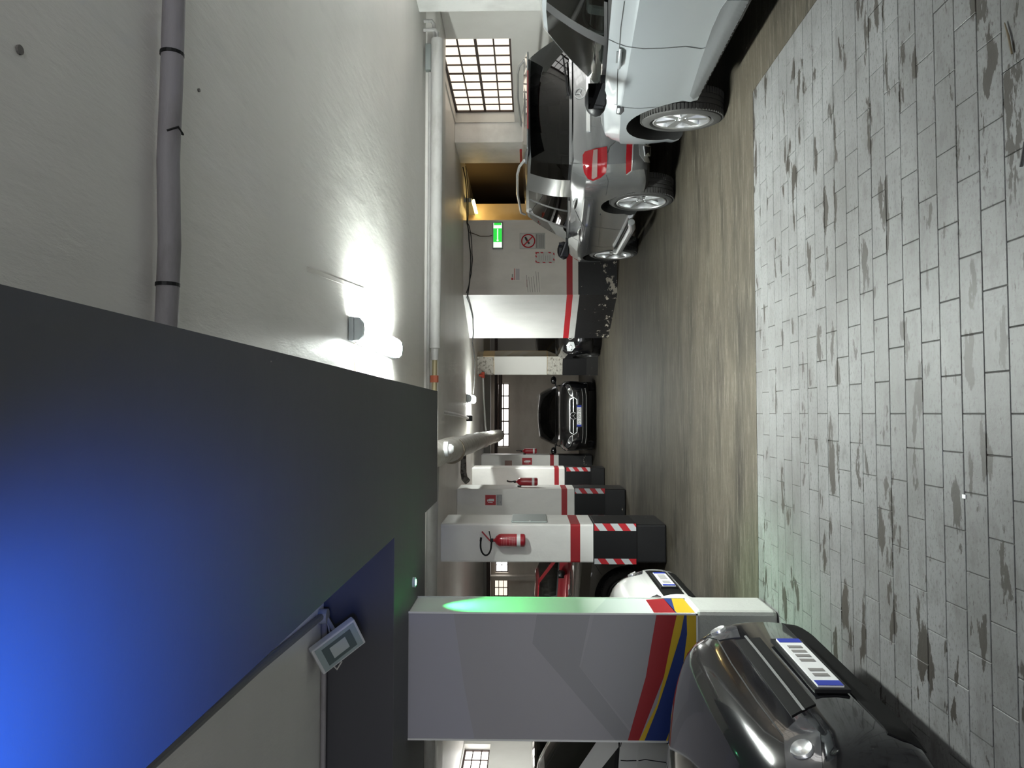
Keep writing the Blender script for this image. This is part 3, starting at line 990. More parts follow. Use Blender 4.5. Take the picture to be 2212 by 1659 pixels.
pn = sheet('printed_notice', 'small printed notice with a red logo left of the exit sign', 2.545, 2.79, 1.83, 2.045, m=mat('wall_coloured_sheet', (.65, .615, .57), .6))
MB().box(2.555, 2.60, yw - .001, yw, 1.985, 2.025).build('logo', M_red, pn)
lines(pn, 2.61, 2.70, [1.99, 2.005], yw - .001, M_ink, .008, .4)
lines(pn, 2.555, 2.78, [1.95, 1.962], yw - .001, M_red, .008, .05)
lines(pn, 2.555, 2.78, [1.925 - .014 * i for i in range(5)], yw - .001, mat('lilac_print', (.25, .22, .28), .6), .008, .05)
hn = sheet('handwritten_notice', 'sheet with slanting handwritten lines low on the wall', 2.30, 2.74, 1.46, 1.74, m=mat('wall_coloured_sheet2', (.64, .61, .565), .6))
lines(hn, 2.32, 2.73, [1.70 - .045 * i for i in range(6)], yw - .001, M_inkg, .008, .3, tilt=.03, name='hand_line')
lines(hn, 2.42, 2.58, [1.718, 1.728], yw - .001, mat('pink_print', (.40, .26, .25), .6), .006, .1)
# red paint squiggle on the beige wall and red box on the far wall pier
tag(MB().tube([(4.02, 15.24, 1.62), (4.07, 15.24, 1.66), (4.10, 15.24, 1.62), (4.13, 15.24, 1.61)], .014, 6).build('paint_mark', mat('orange_red_paint', (.6, .06, .03), .5)),
    'red paint squiggle on the beige wall of the store', 'mark')
hb = thing('hose_box', 'red box on the white wall pier above the grey SUV', 'box', (4.57, 12.9, 1.45))
MB().box(4.55, 4.602, 12.72, 13.3, 1.42, 1.85).build('box_body', M_red, hb, bevel=.01)
MB().box(4.545, 4.551, 12.76, 13.26, 1.46, 1.81).build('box_door', mat('dull_red', (.30, .012, .018), .5), hb)
# shelves in the dark store
sh = thing('store_shelf', 'dark shelving with a pale bar seen through the opening', 'shelf', (4.6, 17.9, 0))
for z in (.5, 1.1, 1.7, 2.3):
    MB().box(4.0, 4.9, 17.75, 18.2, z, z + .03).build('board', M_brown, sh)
for x in (4.0, 4.87):
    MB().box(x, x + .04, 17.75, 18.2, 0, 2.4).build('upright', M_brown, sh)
MB().box(3.75, 4.93, 17.3, 17.36, 2.42, 2.50).build('pale_bar', M_beige, sh)
for i in range(5):
    MB().box(4.08 + .16 * i, 4.20 + .16 * i, 17.8, 18.1, 1.73, 1.95 + .05 * (i % 3)).build('stored_box', mat('stored_dark', (.06, .05, .045), .8), sh)

# ------------------------------------------------------------------ extinguishers, their signs, grey plate
M_exred = mat('extinguisher_red', (0.34, 0.010, 0.022), 0.28, coat=0.3)


def extinguisher(x, yb, zb, label, hgt=.37, R=.078, turn=0.0):
    """zb: bottom of the cylinder; yb: its axis distance; hose +1 loops to image left"""
    root = thing('fire_extinguisher', label, 'extinguisher', (x, yb, zb), 'red fire extinguishers on the columns')
    prof = [(0, .0), (R * .8, .0), (R * .97, .012), (R, .03), (R, hgt * .80), (R * .93, hgt * .87), (R * .66, hgt * .95), (R * .3, hgt), (.018, hgt + .01), (.018, hgt + .03), (0, hgt + .03)]
    MB().lathe(prof, (x, yb, zb), (0, 0, 1), 24).build('cylinder', M_exred, root, smooth=True)
    MB().lathe([(R + .0008, hgt * .16), (R + .0012, hgt * .16), (R + .0012, hgt * .28), (R + .0008, hgt * .28)], (x, yb, zb), (0, 0, 1), 24, True).build('white_label', M_whitep, root)
    lb = MB()
    for k in range(9):
        z = hgt * (.36 + .05 * k)
        a0, a1 = -2.3, -.9
        seg = [(x + (R + .001) * math.cos(a0 + (a1 - a0) * q / 6), yb + (R + .001) * math.sin(a0 + (a1 - a0) * q / 6)) for q in range(7)]
        if k == 4:
            continue
        for q in range(6):
            lb.add([(*seg[q], zb + z), (*seg[q + 1], zb + z), (*seg[q + 1], zb + z + .005), (*seg[q], zb + z + .005)], [(0, 1, 2, 3)])
    lb.build('label_print', mat('pink_label', (.5, .2, .2), .5), root)
    MB().box(x - .02, x + .02, yb - .02, yb + .02, zb + hgt + .02, zb + hgt + .06).build('valve', M_black_trim, root)
    tp = zb + hgt + .055
    MB().obox((x + .05, yb, tp + .055), Vector((.055, 0, .05)), Vector((0, .008, 0)), Vector((-.006, 0, .006))).build('lever', M_exred, root)
    MB().obox((x + .055, yb, tp + .005), Vector((.055, 0, .012)), Vector((0, .008, 0)), Vector((-.001, 0, .006))).build('carry_handle', M_black_trim, root)
    hp = [(x - .01, yb - .01, tp - .015)]
    for k in range(13):
        a = k / 12 * math.pi
        hp.append((x - .06 - .12 * math.sin(a), yb - .015, tp - .01 + .065 * (1 - math.cos(a))))
    hp.append((x + .0, yb - .015, tp + .118))
    MB().tube(hp, .0105, 8).build('hose', M_black_trim, root, smooth=True)
    MB().cyl((x - .01, yb - .015, tp + .119), (x + .035, yb - .015, tp + .113), .013, n=8).build('nozzle', M_black_trim, root)
    MB().box(x - .03, x + .03, yb + R - .004, yb + R + .035, zb + hgt * .8, zb + hgt * .98).build('wall_hook', M_black_trim, root)
    root.rotation_euler.z = turn
    return root


extinguisher(-1.545, 9.09, 1.735, 'large red fire extinguisher on the nearest white column')
extinguisher(-1.225, 13.35, 1.53, 'red fire extinguisher hung on the flank of the second column', R=.072, turn=math.pi / 2)
extinguisher(-1.01, 19.95, 1.47, 'distant red fire extinguisher beside the black car and the far column', R=.072, turn=math.pi / 2)


def ext_sign(x0, x1, yf, z0, z1, label):
    r = thing('extinguisher_sign', label, 'sign', ((x0 + x1) / 2, yf, z0), 'red extinguisher signs')
    MB().box(x0, x1, yf - .004, yf - .0005, z0, z1).build('plate', M_red, r)
    wdt, h = x1 - x0, z1 - z0
    e = .006
    MB().prism([(x0 + wdt * .38, z0 + h * .16), (x0 + wdt * .62, z0 + h * .16), (x0 + wdt * .62, z0 + h * .62), (x0 + wdt * .55, z0 + h * .72), (x0 + wdt * .55, z0 + h * .82),
                (x0 + wdt * .45, z0 + h * .82), (x0 + wdt * .45, z0 + h * .72), (x0 + wdt * .38, z0 + h * .62)], (0, yf - e, 0), (1, 0, 0), (0, 0, 1), (0, .002, 0)).build('pictogram', M_whitep, r)
    MB().tube([(x0 + wdt * .48, yf - e, z0 + h * .8), (x0 + wdt * .28, yf - e, z0 + h * .72), (x0 + wdt * .25, yf - e, z0 + h * .3)], .006, 6).build('pictogram_hose', M_whitep, r)
    return r


r = ext_sign(-1.60, -1.425, 13.0, 2.265, 2.45, 'square red extinguisher sign with grey number plate on the second column')
MB().box(-1.605, -1.42, 12.996, 12.9995, 2.155, 2.255).build('number_plate', mat('number_grey', (.40, .40, .41), .5), r)
text_on('lettering', 'ESTINTORE', .030, (-1.512, 12.9955, 2.23), (1, 0, 0), (0, 0, 1), M_ink, r)
text_on('lettering', 'N.', .03, (-1.55, 12.9955, 2.185), (1, 0, 0), (0, 0, 1), M_ink, r)
ext_sign(-1.36, -1.175, 19.7, 1.60, 1.86, 'square red extinguisher sign on the farthest column')
r = thing('faded_sign', 'faded pink sign above the red sign on the farthest column', 'sign', (-1.33, 19.7, 2.17))
MB().box(-1.40, -1.25, 19.695, 19.6995, 2.13, 2.32).build('plate', mat('faded_pink', (.42, .28, .25), .6), r)
pl = thing('grey_wall_plate', 'flat grey steel plate on the flank of the nearest white column', 'plate', (-1.35, 9.7, 1.5))
MB().box(-1.366, -1.345, 9.32, 9.98, 1.46, 1.91).build('plate', M_steel, pl, bevel=.008)
MB().box(-1.347, -1.340, 9.318, 9.325, 1.67, 1.69).build('latch', M_whitep, pl)

# ------------------------------------------------------------------ little things on the floor and ceiling
tag(MB().tube([(1.39, 2.62, .006), (1.33, 2.60, .006), (1.26, 2.585, .006)], [.002, .004, .003], 6).build('twig', mat('straw', (.09, .07, .04), .8)), 'thin dry straw lying on the grey painted bricks at right', 'straw')
tag(MB().cyl((.93, 2.535, .004), (.85, 2.56, .004), .0035, n=6).build('stick', M_wire), 'short dark stick lying on the grey bricks', 'stick')
tag(MB().box(-.33, -.315, 2.93, 2.95, .0, .004).build('paper_scrap', M_whitep), 'tiny white paper scrap on the painted bricks', 'scrap')
for (x, yv, l) in ((.89, 1.756, 'round nail stub on the near ceiling beyond the lilac pipe'), (1.222, 2.733, 'tiny dark hole plug in the ceiling past the lilac pipe')):
    tag(MB().cyl((x, yv, CEIL - .006), (x, yv, CEIL), .012 if yv < 2 else .007, n=10).build('ceiling_plug', mat('plug_grey', (.16, .15, .14), .7)), l, 'plug')

# ------------------------------------------------------------------ cars
def pchip(xs, ys):
    n = len(xs)
    h = [xs[i + 1] - xs[i] for i in range(n - 1)]
    d = [(ys[i + 1] - ys[i]) / h[i] for i in range(n - 1)]
    m = [0.0] * n
    m[0], m[-1] = d[0], d[-1]
    for i in range(1, n - 1):
        m[i] = 0.0 if d[i - 1] * d[i] <= 0 else 2 * d[i - 1] * d[i] / (d[i - 1] + d[i])

    def f(x):
        x = min(max(x, xs[0]), xs[-1])
        i = 0
        while i < n - 2 and x > xs[i + 1]:
            i += 1
        t = (x - xs[i]) / h[i]
        return ((2 * t ** 3 - 3 * t ** 2 + 1) * ys[i] + (t ** 3 - 2 * t ** 2 + t) * h[i] * m[i]
                + (-2 * t ** 3 + 3 * t ** 2) * ys[i + 1] + (t ** 3 - t ** 2) * h[i] * m[i + 1])
    return f


def section(w_, wt, zb, zs, zd):
    h = zs - zb
    P = [(0, zb), (.55 * w_, zb), (.84 * w_, zb), (.93 * w_, zb + .012), (.968 * w_, zb + .05 * h), (.985 * w_, zb + .12 * h), (.972 * w_, zb + .20 * h),
         (.985 * w_, zb + .32 * h), (.996 * w_, zb + .48 * h), (w_, zb + .62 * h), (.998 * w_, zb + .74 * h), (.993 * w_, zb + .815 * h), (.978 * w_, zb + .835 * h),
         (.968 * w_ * .5 + wt * .5 + .01, zb + .92 * h), (wt + .006, zb + .975 * h), (wt, zs)]
    dz = zd - zs
    P += [(wt * .965, zs + .16 * dz + .004), (wt * .88, zs + .42 * dz + .006), (wt * .70, zs + .70 * dz + .006), (wt * .40, zs + .92 * dz), (0, zd)]
    return P


class Car:
    pass


def loft_body(st, lean_f, lean_r):
    cols = list(zip(*st))
    S = list(cols[0])
    fn = [pchip(S, list(c)) for c in cols[1:]]
    ss = []
    for i in range(len(S) - 1):
        k = max(2, int((S[i + 1] - S[i]) / .07))
        k = min(k, 12)
        ss += [S[i] + (S[i + 1] - S[i]) * j / k for j in range(k)]
    ss.append(S[-1])
    L = S[-1]
    vs, fs = [], []
    rows = []
    for s in ss:
        p = section(*[f(s) for f in fn])
        n = len(p)
        zlo, zhi = p[0][1], p[-1][1]
        ring = []

        def shift(z):
            q = (z - (zlo + .42 * (zhi - zlo))) / max(.1, (zhi - zlo))
            a = lean_f * q * q * 4 * max(0.0, 1 - s / .7) ** 2
            b = lean_r * q * q * 4 * max(0.0, 1 - (L - s) / .7) ** 2
            return -a + b
        for (yy, zz) in p:
            ring.append((-s + shift(zz), yy, zz))
        for (yy, zz) in reversed(p[1:-1]):
            ring.append((-s + shift(zz), -yy, zz))
        rows.append(len(vs))
        vs += ring
    m = len(ring)
    for i in range(len(ss) - 1):
        for k in range(m):
            k2 = (k + 1) % m
            fs.append((rows[i] + k, rows[i] + k2, rows[i + 1] + k2, rows[i + 1] + k))
    # end caps as ladders between the two flanks
    for base in (rows[0], rows[-1]):
        for k in range(n - 1):
            a, b = base + k, base + k + 1
            c = base + (m - k) % m
            d = base + (m - k - 1) % m
            q = []
            for v in (a, b, d, c):
                if v not in q:
                    q.append(v)
            if len(q) >= 3:
                fs.append(tuple(q))
    return vs, fs, fn


def frange(k, q):
    return [i / k for i in range(1, k)] if q else [i / k for i in range(k)]


def make_car(name, label, loc, rz, spec):
    """local frame: nose tip at x = 0, the car reaches back along -x, y to its left"""
    root = thing(name, label, 'car', loc, rz=rz, local=True)
    C = Car()
    C.root, C.spec = root, spec
    st = spec['st']
    paint = spec['paint']
    dark = mat('car_dark_underside', (0.008, 0.008, 0.008), 0.7)
    vs, fs, fn = loft_body(st, spec.get('lean_f', .05), spec.get('lean_r', .04))
    me = bpy.data.meshes.new('body')
    me.from_pydata(vs, [], fs)
    bm = bmesh.new()
    bm.from_mesh(me)
    bmesh.ops.remove_doubles(bm, verts=bm.verts, dist=1e-5)
    bmesh.ops.recalc_face_normals(bm, faces=bm.faces)
    k = spec['cab']
    s0, s1 = k[0][1] + .12, k[-1][1] - .1
    for f in bm.faces:
        c = f.calc_center_median()
        if f.normal.z > .9 and s0 < -c.x < s1:
            f.material_index = 1
        if f.normal.z < -.6:
            f.material_index = 1
    bm.to_mesh(me)
    bm.free()
    body = link('body', me, [paint, dark], root)
    # wheel arches are cut out of the shell
    ax, R, tw = spec['axles'], spec['tyre'], spec.get('tw', .22)
    cut = MB()
    for a in ax:
        wl = fn[0](a)
        for sgn in (1, -1):
            cut.tube([(-a, sgn * (wl - .30), R + .01), (-a, sgn * (wl + .25), R + .01)], R + spec.get('arch', .055), 40)
    cme = bpy.data.meshes.new('cut')
    cme.from_pydata(cut.v, [], cut.f)
    bm = bmesh.new()
    bm.from_mesh(cme)
    bmesh.ops.recalc_face_normals(bm, faces=bm.faces)
    for f in bm.faces:
        f.material_index = 1
    bm.to_mesh(cme)
    bm.free()
    cme.materials.append(paint)
    cme.materials.append(dark)
    co = bpy.data.objects.new('cut', cme)
    COL.objects.link(co)
    co.parent = root
    md = body.modifiers.new('b', 'BOOLEAN')
    md.operation = 'DIFFERENCE'
    md.solver = 'EXACT'
    md.object = co
    dg = bpy.context.evaluated_depsgraph_get()
    nm = bpy.data.meshes.new_from_object(body.evaluated_get(dg))
    body.modifiers.clear()
    body.data = nm
    bpy.data.objects.remove(co)
    nm.polygons.foreach_set('use_smooth', [True] * len(nm.polygons))
    nm.set_sharp_from_angle(angle=math.radians(spec.get('sharp', 32)))
    C.body, C.fn = body, fn

    # ---- cabin: keys (tag of the stretch that follows, bottom s y z, top s y z)
    rows_t = [0, .06, .18, .32, .46, .60, .74, .86, .94, 1]
    nr = len(rows_t)
    segs = []
    bulge = spec.get('bulge', .025)
    allp = []          # [column][row] points for left half, front centre to rear centre
    tags = []
    for i in range(len(k) - 1):
        tg = k[i][0]
        a, b = k[i][1:], k[i + 1][1:]
        nn = 8 if tg in ('ws', 'rw') else (6 if tg[0] == 'g' else 3)
        for j in range(nn + (1 if i == len(k) - 2 else 0)):
            t = j / nn
            q = list(a[x] + (b[x] - a[x]) * t for x in range(6))
            if tg == 'ws':
                q[0] = a[0] + (b[0] - a[0]) * t * t
                q[3] = a[3] + (b[3] - a[3]) * t * t
                q[2] = a[2] + (b[2] - a[2]) * t * t
                q[5] = a[5] + (b[5] - a[5]) * t * t
            elif tg == 'rw':
                u = 1 - t
                q[0] = b[0] + (a[0] - b[0]) * u * u
                q[3] = b[3] + (a[3] - b[3]) * u * u
                q[5] = b[5] + (a[5] - b[5]) * u * u
            col = []
            for tt in rows_t:
                s = q[0] + (q[3] - q[0]) * tt
                yy = q[1] + (q[4] - q[1]) * tt
                zz = q[2] + (q[5] - q[2]) * tt
                bb = bulge * 4 * tt * (1 - tt)
                if tg == 'ws':
                    s -= bb * .8
                    yy += bb * t
                elif tg == 'rw':
                    s += bb * .8
                    yy += bb * (1 - t)
                else:
                    yy += bb
                col.append(Vector((-s, yy, zz)))
            allp.append(col)
            tags.append(tg if j < nn or i < len(k) - 2 else None)
    parts = {}

    def face(tg, pts):
        parts.setdefault(tg, MB()).add(pts, [tuple(range(len(pts)))])
    frame = spec.get('frame', 'trim')
    for sgn in (1, -1):
        cnt = {}
        ser = 0
        run = 0
        prev = None
        for c in range(len(allp) - 1):
            tg = tags[c]
            if tg != prev:
                ser += 1
                prev = tg
                if tg in ('p', 'ws', 'rw'):
                    run = ser
            for r in range(nr - 1):
                pts = [allp[c][r], allp[c + 1][r], allp[c + 1][r + 1], allp[c][r + 1]]
                pts = [Vector((p.x, p.y * sgn, p.z)) for p in pts]
                if sgn < 0:
                    pts.reverse()
                if tg in ('ws', 'rw'):
                    key = (tg, 0, 0) if 0 < r < nr - 2 else ('body', 0, 0)
                elif tg[0] == 'g':
                    key = (tg, sgn, ser) if 0 < r < nr - 2 else (('trim', sgn, run) if r == 0 else ('body', 0, 0))
                elif tg == 'b':
                    key = ('trim', sgn, run) if r < nr - 2 else ('body', 0, 0)
                else:
                    key = ('body', 0, 0)
                face(key, pts)
        # roof
        rr = [1, .985, .95, .88, .75, .55, .3, 0]
        crown = spec.get('crown', .05)
        for c in range(len(allp) - 1):
            for q in range(len(rr) - 1):
                def rp(p, r_):
                    return Vector((p.x, p.y * r_ * sgn, p.z + crown * (1 - r_ ** 2) * min(1.0, abs(p.y) / .45)))
                pts = [rp(allp[c][-1], rr[q]), rp(allp[c + 1][-1], rr[q]), rp(allp[c + 1][-1], rr[q + 1]), rp(allp[c][-1], rr[q + 1])]
                if sgn < 0:
                    pts.reverse()
                face(('body', 0, 0), pts)

    def weld(mb, nm_, m, smooth=True):
        me = bpy.data.meshes.new(nm_)
        me.from_pydata(mb.v, [], mb.f)
        bm = bmesh.new()
        bm.from_mesh(me)
        bmesh.ops.remove_doubles(bm, verts=bm.verts, dist=2e-4)
        bmesh.ops.dissolve_degenerate(bm, dist=1e-5, edges=bm.edges)
        bmesh.ops.recalc_face_normals(bm, faces=bm.faces)
        bm.to_mesh(me)
        bm.free()
        return link(nm_, me, m, root, smooth, 40)
    gl, gld = spec['glass'], spec.get('glass_rear', spec['glass'])
    C.cabin = None
    for key, mb in parts.items():
        tg = key[0]
        if tg == 'body':
            C.cabin = weld(mb, 'roof_shell', spec.get('roofpaint', paint))
        elif tg == 'trim':
            weld(mb, 'window_trim', M_black_trim)
        elif tg == 'ws':
            weld(mb, 'windscreen', gl)
        elif tg == 'rw':
            weld(mb, 'rear_window', gld)
        elif tg == 'g2':
            weld(mb, 'rear_side_window', gld)
        else:
            weld(mb, 'side_window', gl)
    # BVH of the outer skin, in the car's own frame
    V, F = [], []
    for o in list(root.children):
        n0 = len(V)
        V += [v.co.copy() for v in o.data.vertices]
        F += [tuple(n0 + i for i in p.vertices) for p in o.data.polygons]
    C.bvh = BVHTree.FromPolygons(V, F)
    C.mw = Matrix.Translation(loc) @ Matrix.Rotation(rz, 4, 'Z')
    C.inv = C.mw.inverted()
    wheels(C)
    interior(C)
    return C


def wheel_meshes(R, tw, rr, spokes, style):
    """axis along +y pointing outward, centre at the origin; returns tyre, rim meshes"""
    h = tw / 2
    t = MB()
    n = 56
    prof = [(rr - .012, -h * .62), (rr + .006, -h * .86), (rr + .03, -h), (R - .045, -h), (R - .018, -h * .9), (R - .006, -h * .75), (R, -h * .45), (R, -h * .43), (R - .008, -h * .42), (R - .008, -h * .34),
            (R, -h * .33), (R, -h * .06), (R - .008, -h * .05), (R - .008, h * .05), (R, h * .06), (R, h * .33), (R - .008, h * .34), (R - .008, h * .42), (R, h * .43), (R, h * .45),
            (R - .006, h * .75), (R - .018, h * .9), (R - .045, h), (rr + .03, h), (rr + .006, h * .86), (rr - .012, h * .62)]
    t.lathe(prof, (0, 0, 0), (0, 1, 0), n)
    # sipes across the shoulders
    for i in range(72):
        a = 2 * math.pi * i / 72
        d = Vector((math.cos(a), 0, math.sin(a)))
        s = Vector((-math.sin(a), 0, math.cos(a)))
        for sg in (-1, 1):
            t.obox(d * (R - .004) + Vector((0, sg * h * .62, 0)), s * .009, Vector((0, h * .22, 0)), d * .0062)
    g = MB()
    g.lathe([(rr + .004, h * .93), (rr - .006, h * .97), (rr - .022, h * .90), (rr - .03, h * .55), (rr - .03, -h * .8), (rr - .012, -h * .8), (rr - .010, h * .5)], (0, 0, 0), (0, 1, 0), 48)
    f = h * .80
    g.lathe([(0, f + .012), (.03, f + .010), (.038, f), (.062, f - .004), (.070, f - .03), (.03, f - .06)], (0, 0, 0), (0, 1, 0), 24)
    for i in range(spokes):
        a = 2 * math.pi * (i + .25) / spokes
        arms = ((0, .030, .022),) if style == 'single' else ((-.10, .015, .012), (.10, .015, .012))
        if style == 'wide':
            arms = ((0, .036, .046),)
        for (da, w0, w1) in arms:
            d0 = Vector((math.cos(a + da * .6), 0, math.sin(a + da * .6)))
            d1 = Vector((math.cos(a + da * 1.6), 0, math.sin(a + da * 1.6)))
            s0 = Vector((-d0.z, 0, d0.x))
            s1 = Vector((-d1.z, 0, d1.x))
            p0, p1 = d0 * .045, d1 * (rr - .016)
            y0, y1 = f - .002, f + .010
            vs = [p0 + s0 * w0 + Vector((0, y0 - .03, 0)), p0 - s0 * w0 + Vector((0, y0 - .03, 0)), p1 - s1 * w1 + Vector((0, y1 - .035, 0)), p1 + s1 * w1 + Vector((0, y1 - .035, 0)),
                  p0 + s0 * w0 * .8 + Vector((0, y0, 0)), p0 - s0 * w0 * .8 + Vector((0, y0, 0)), p1 - s1 * w1 * .8 + Vector((0, y1, 0)), p1 + s1 * w1 * .8 + Vector((0, y1, 0))]
            g.add(vs, [(0, 1, 2, 3), (4, 7, 6, 5), (0, 4, 5, 1), (1, 5, 6, 2), (2, 6, 7, 3), (3, 7, 4, 0)])
    for i in range(5):
        a = 2 * math.pi * i / 5
        g.cyl((.05 * math.cos(a), f - .004, .05 * math.sin(a)), (.05 * math.cos(a), f + .004, .05 * math.sin(a)), .008, n=6)
    b = MB()
    b.lathe([(0, -h * .1), (rr * .80, -h * .1), (rr * .80, h * .1), (0, h * .1)], (0, 0, 0), (0, 1, 0), 24)
    return t, g, b


def mesh_of(mb, name, m, smooth=True):
    me = bpy.data.meshes.new(name)
    me.from_pydata(mb.v, [], mb.f)
    bm = bmesh.new()
    bm.from_mesh(me)
    bmesh.ops.recalc_face_normals(bm, faces=bm.faces)
    bm.to_mesh(me)
    bm.free()
    me.materials.append(m)
    if smooth:
        me.polygons.foreach_set('use_smooth', [True] * len(me.polygons))
        me.set_sharp_from_angle(angle=math.radians(32))
    return me


def wheels(C):
    sp = C.spec
    R, tw, rr = sp['tyre'], sp.get('tw', .22), sp['rim']
    M_tyre = mat('tyre_rubber', (0.028, 0.027, 0.026), 0.75)
    M_disc = mat('brake_disc', (0.10, 0.10, 0.10), 0.4, metal=.8)
    t, g, b = wheel_meshes(R, tw, rr, sp.get('spokes', 5), sp.get('style', 'single'))
    mt, mg, mb_ = mesh_of(t, 'wheel', M_tyre), mesh_of(g, 'rim', sp['rimmat']), mesh_of(b, 'brake_disc', M_disc)
    for i, a in enumerate(sp['axles']):
        wl = C.fn[0](a)
        for sgn in (1, -1):
            o = bpy.data.objects.new('wheel', mt)
            COL.objects.link(o)
            o.parent = C.root
            o.location = (-a, sgn * (wl - tw / 2 - sp.get('inset', .03)), R)
            rz = 0 if sgn > 0 else math.pi
            if i == 0:
                rz += sp.get('steer', 0)
            o.rotation_euler = (0, 0, rz)
            for nm, me in (('rim', mg), ('brake_disc', mb_)):
                q = bpy.data.objects.new(nm, me)
                COL.objects.link(q)
                q.parent = o


def interior(C):
    k = C.spec['cab']
    fab = mat('seat_fabric', (0.03, 0.03, 0.032), 0.8)
    sA = k[2][1]
    zb = k[2][3] if len(k[2]) > 3 else 1.0
    top = k[3][6]
    for (s, hy) in ((sA + .75, .36), (sA + 1.65, .36)):
        if s > k[-1][1] - .35:
            continue
        for sgn in (1, -1):
            mbq = MB()
            mbq.obox((-s, sgn * hy, zb + .06), Vector((.07, 0, 0)), Vector((0, .21, 0)), Vector((-.04, 0, .14)))
            mbq.obox((-s - .06, sgn * hy, top - .20), Vector((.045, 0, 0)), Vector((0, .12, 0)), Vector((0, 0, .075)))
            mbq.build('seat', fab, C.root, bevel=.03)
    pts = [(-sA - .42 + .05 * math.cos(a), .36 + .18 * math.sin(a), zb + .02 + .17 * math.cos(a)) for a in [2 * math.pi * q / 20 for q in range(21)]]
    MB().tube(pts, .014, 6, cap=False).build('steering_wheel', fab, C.root)
    MB().obox((-k[0][1] - .35, 0, zb + .005), Vector((.28, 0, 0)), Vector((0, .66, 0)), Vector((0, 0, .03))).build('dashboard', fab, C.root, bevel=.02)


# ---- details laid on the skin
def subdivided(poly, step):
    bm = bmesh.new()
    vs = [bm.verts.new((p[0], p[1], 0)) for p in poly]
    bm.faces.new(vs)
    bmesh.ops.triangulate(bm, faces=bm.faces)
    for _ in range(6):
        long_e = [e for e in bm.edges if e.calc_length() > step]
        if not long_e:
            break
        bmesh.ops.subdivide_edges(bm, edges=long_e, cuts=1)
        bmesh.ops.triangulate(bm, faces=[f for f in bm.faces if len(f.verts) > 3])
    bm.verts.ensure_lookup_table()
    bm.verts.index_update()
    V = [(v.co.x, v.co.y) for v in bm.verts]
    F = [tuple(v.index for v in f.verts) for f in bm.faces]
    B = [tuple(v.index for v in e.verts) for e in bm.edges if len(e.link_faces) == 1]
    bm.free()
    return V, F, B


def cast(C, mode, u, v):
    if mode == 'px':
        o = C.inv @ CAM
        d = (C.inv.to_3x3() @ ray(u, v)).normalized()
    elif mode == 'front':
        o, d = Vector((1.0, u, v)), Vector((-1, 0, 0))
    elif mode == 'rear':
        o, d = Vector((-8.0, u, v)), Vector((1, 0, 0))
    elif mode == 'left':
        o, d = Vector((-u, 3.0, v)), Vector((0, -1, 0))
    elif mode == 'right':
        o, d = Vector((-u, -3.0, v)), Vector((0, 1, 0))
    else:                                   # 'fl' / 'fr': the rounded front corners seen at an angle
        sg = 1 if mode == 'fl' else -1
        d = Vector((-.75, -sg * .66, 0)).normalized()
        t = Vector((0, 0, 1)).cross(d)
        o = Vector((0, 0, v)) - d * 4 + t * u * -1
    hit, nrm, idx, dist = C.bvh.ray_cast(o, d)
    if hit is None:
        hit, nrm, idx, dist = C.bvh.find_nearest(o + d * max(0.0, (Vector((-1.0, 0, .6)) - o).dot(d)))
    if nrm.dot(d) > 0:
        nrm = -nrm
    return hit, nrm


def patch(C, name, mode, poly, m, off=.004, step=None, mirror=False, sink=.012, parent=None):
    st = step or (8 if mode == 'px' else .06)
    V, F, B = subdivided(poly, st)
    pts = []
    for (u, v) in V:
        h, n = cast(C, mode, u, v)
        pts.append((h, n))
    mb = MB()
    N = len(V)
    top = [h + n * off for h, n in pts]
    bot = [h - n * sink for h, n in pts]
    mb.add(top + bot, list(F) + [(a, b, b + N, a + N) for a, b in B])
    o = mb.build(name, m, parent or C.root, smooth=True, ang=50)
    if mirror:
        q = MB()
        q.add([Vector((p.x, -p.y, p.z)) for p in mb.v], mb.f)
        q.build(name, m, parent or C.root, smooth=True, ang=50)
    return o


def ribbon(C, name, mode, line, wd, m, off=.0022, mirror=False):
    pts = []
    step = 6 if mode == 'px' else .04
    for i in range(len(line) - 1):
        a, b = Vector((*line[i], 0)), Vector((*line[i + 1], 0))
        k = max(1, int((b - a).length / step))
        for j in range(k):
            pts.append(a.lerp(b, j / k))
    pts.append(Vector((*line[-1], 0)))
    H = [cast(C, mode, p.x, p.y) for p in pts]
    mb = MB()
    vs = []
    for i, (h, n) in enumerate(H):
        a = H[max(0, i - 1)][0]
        b = H[min(len(H) - 1, i + 1)][0]
        t = (b - a)
        if t.length < 1e-6:
            t = Vector((0, 0, 1))
        s = t.normalized().cross(n).normalized() * wd / 2
        vs += [h + n * off + s, h + n * off - s]
    mb.add(vs, [(2 * i, 2 * i + 1, 2 * i + 3, 2 * i + 2) for i in range(len(H) - 1)])
    o = mb.build(name, m, C.root)
    if mirror:
        q = MB()
        q.add([Vector((p.x, -p.y, p.z)) for p in mb.v], mb.f)
        q.build(name, m, C.root)
    return o


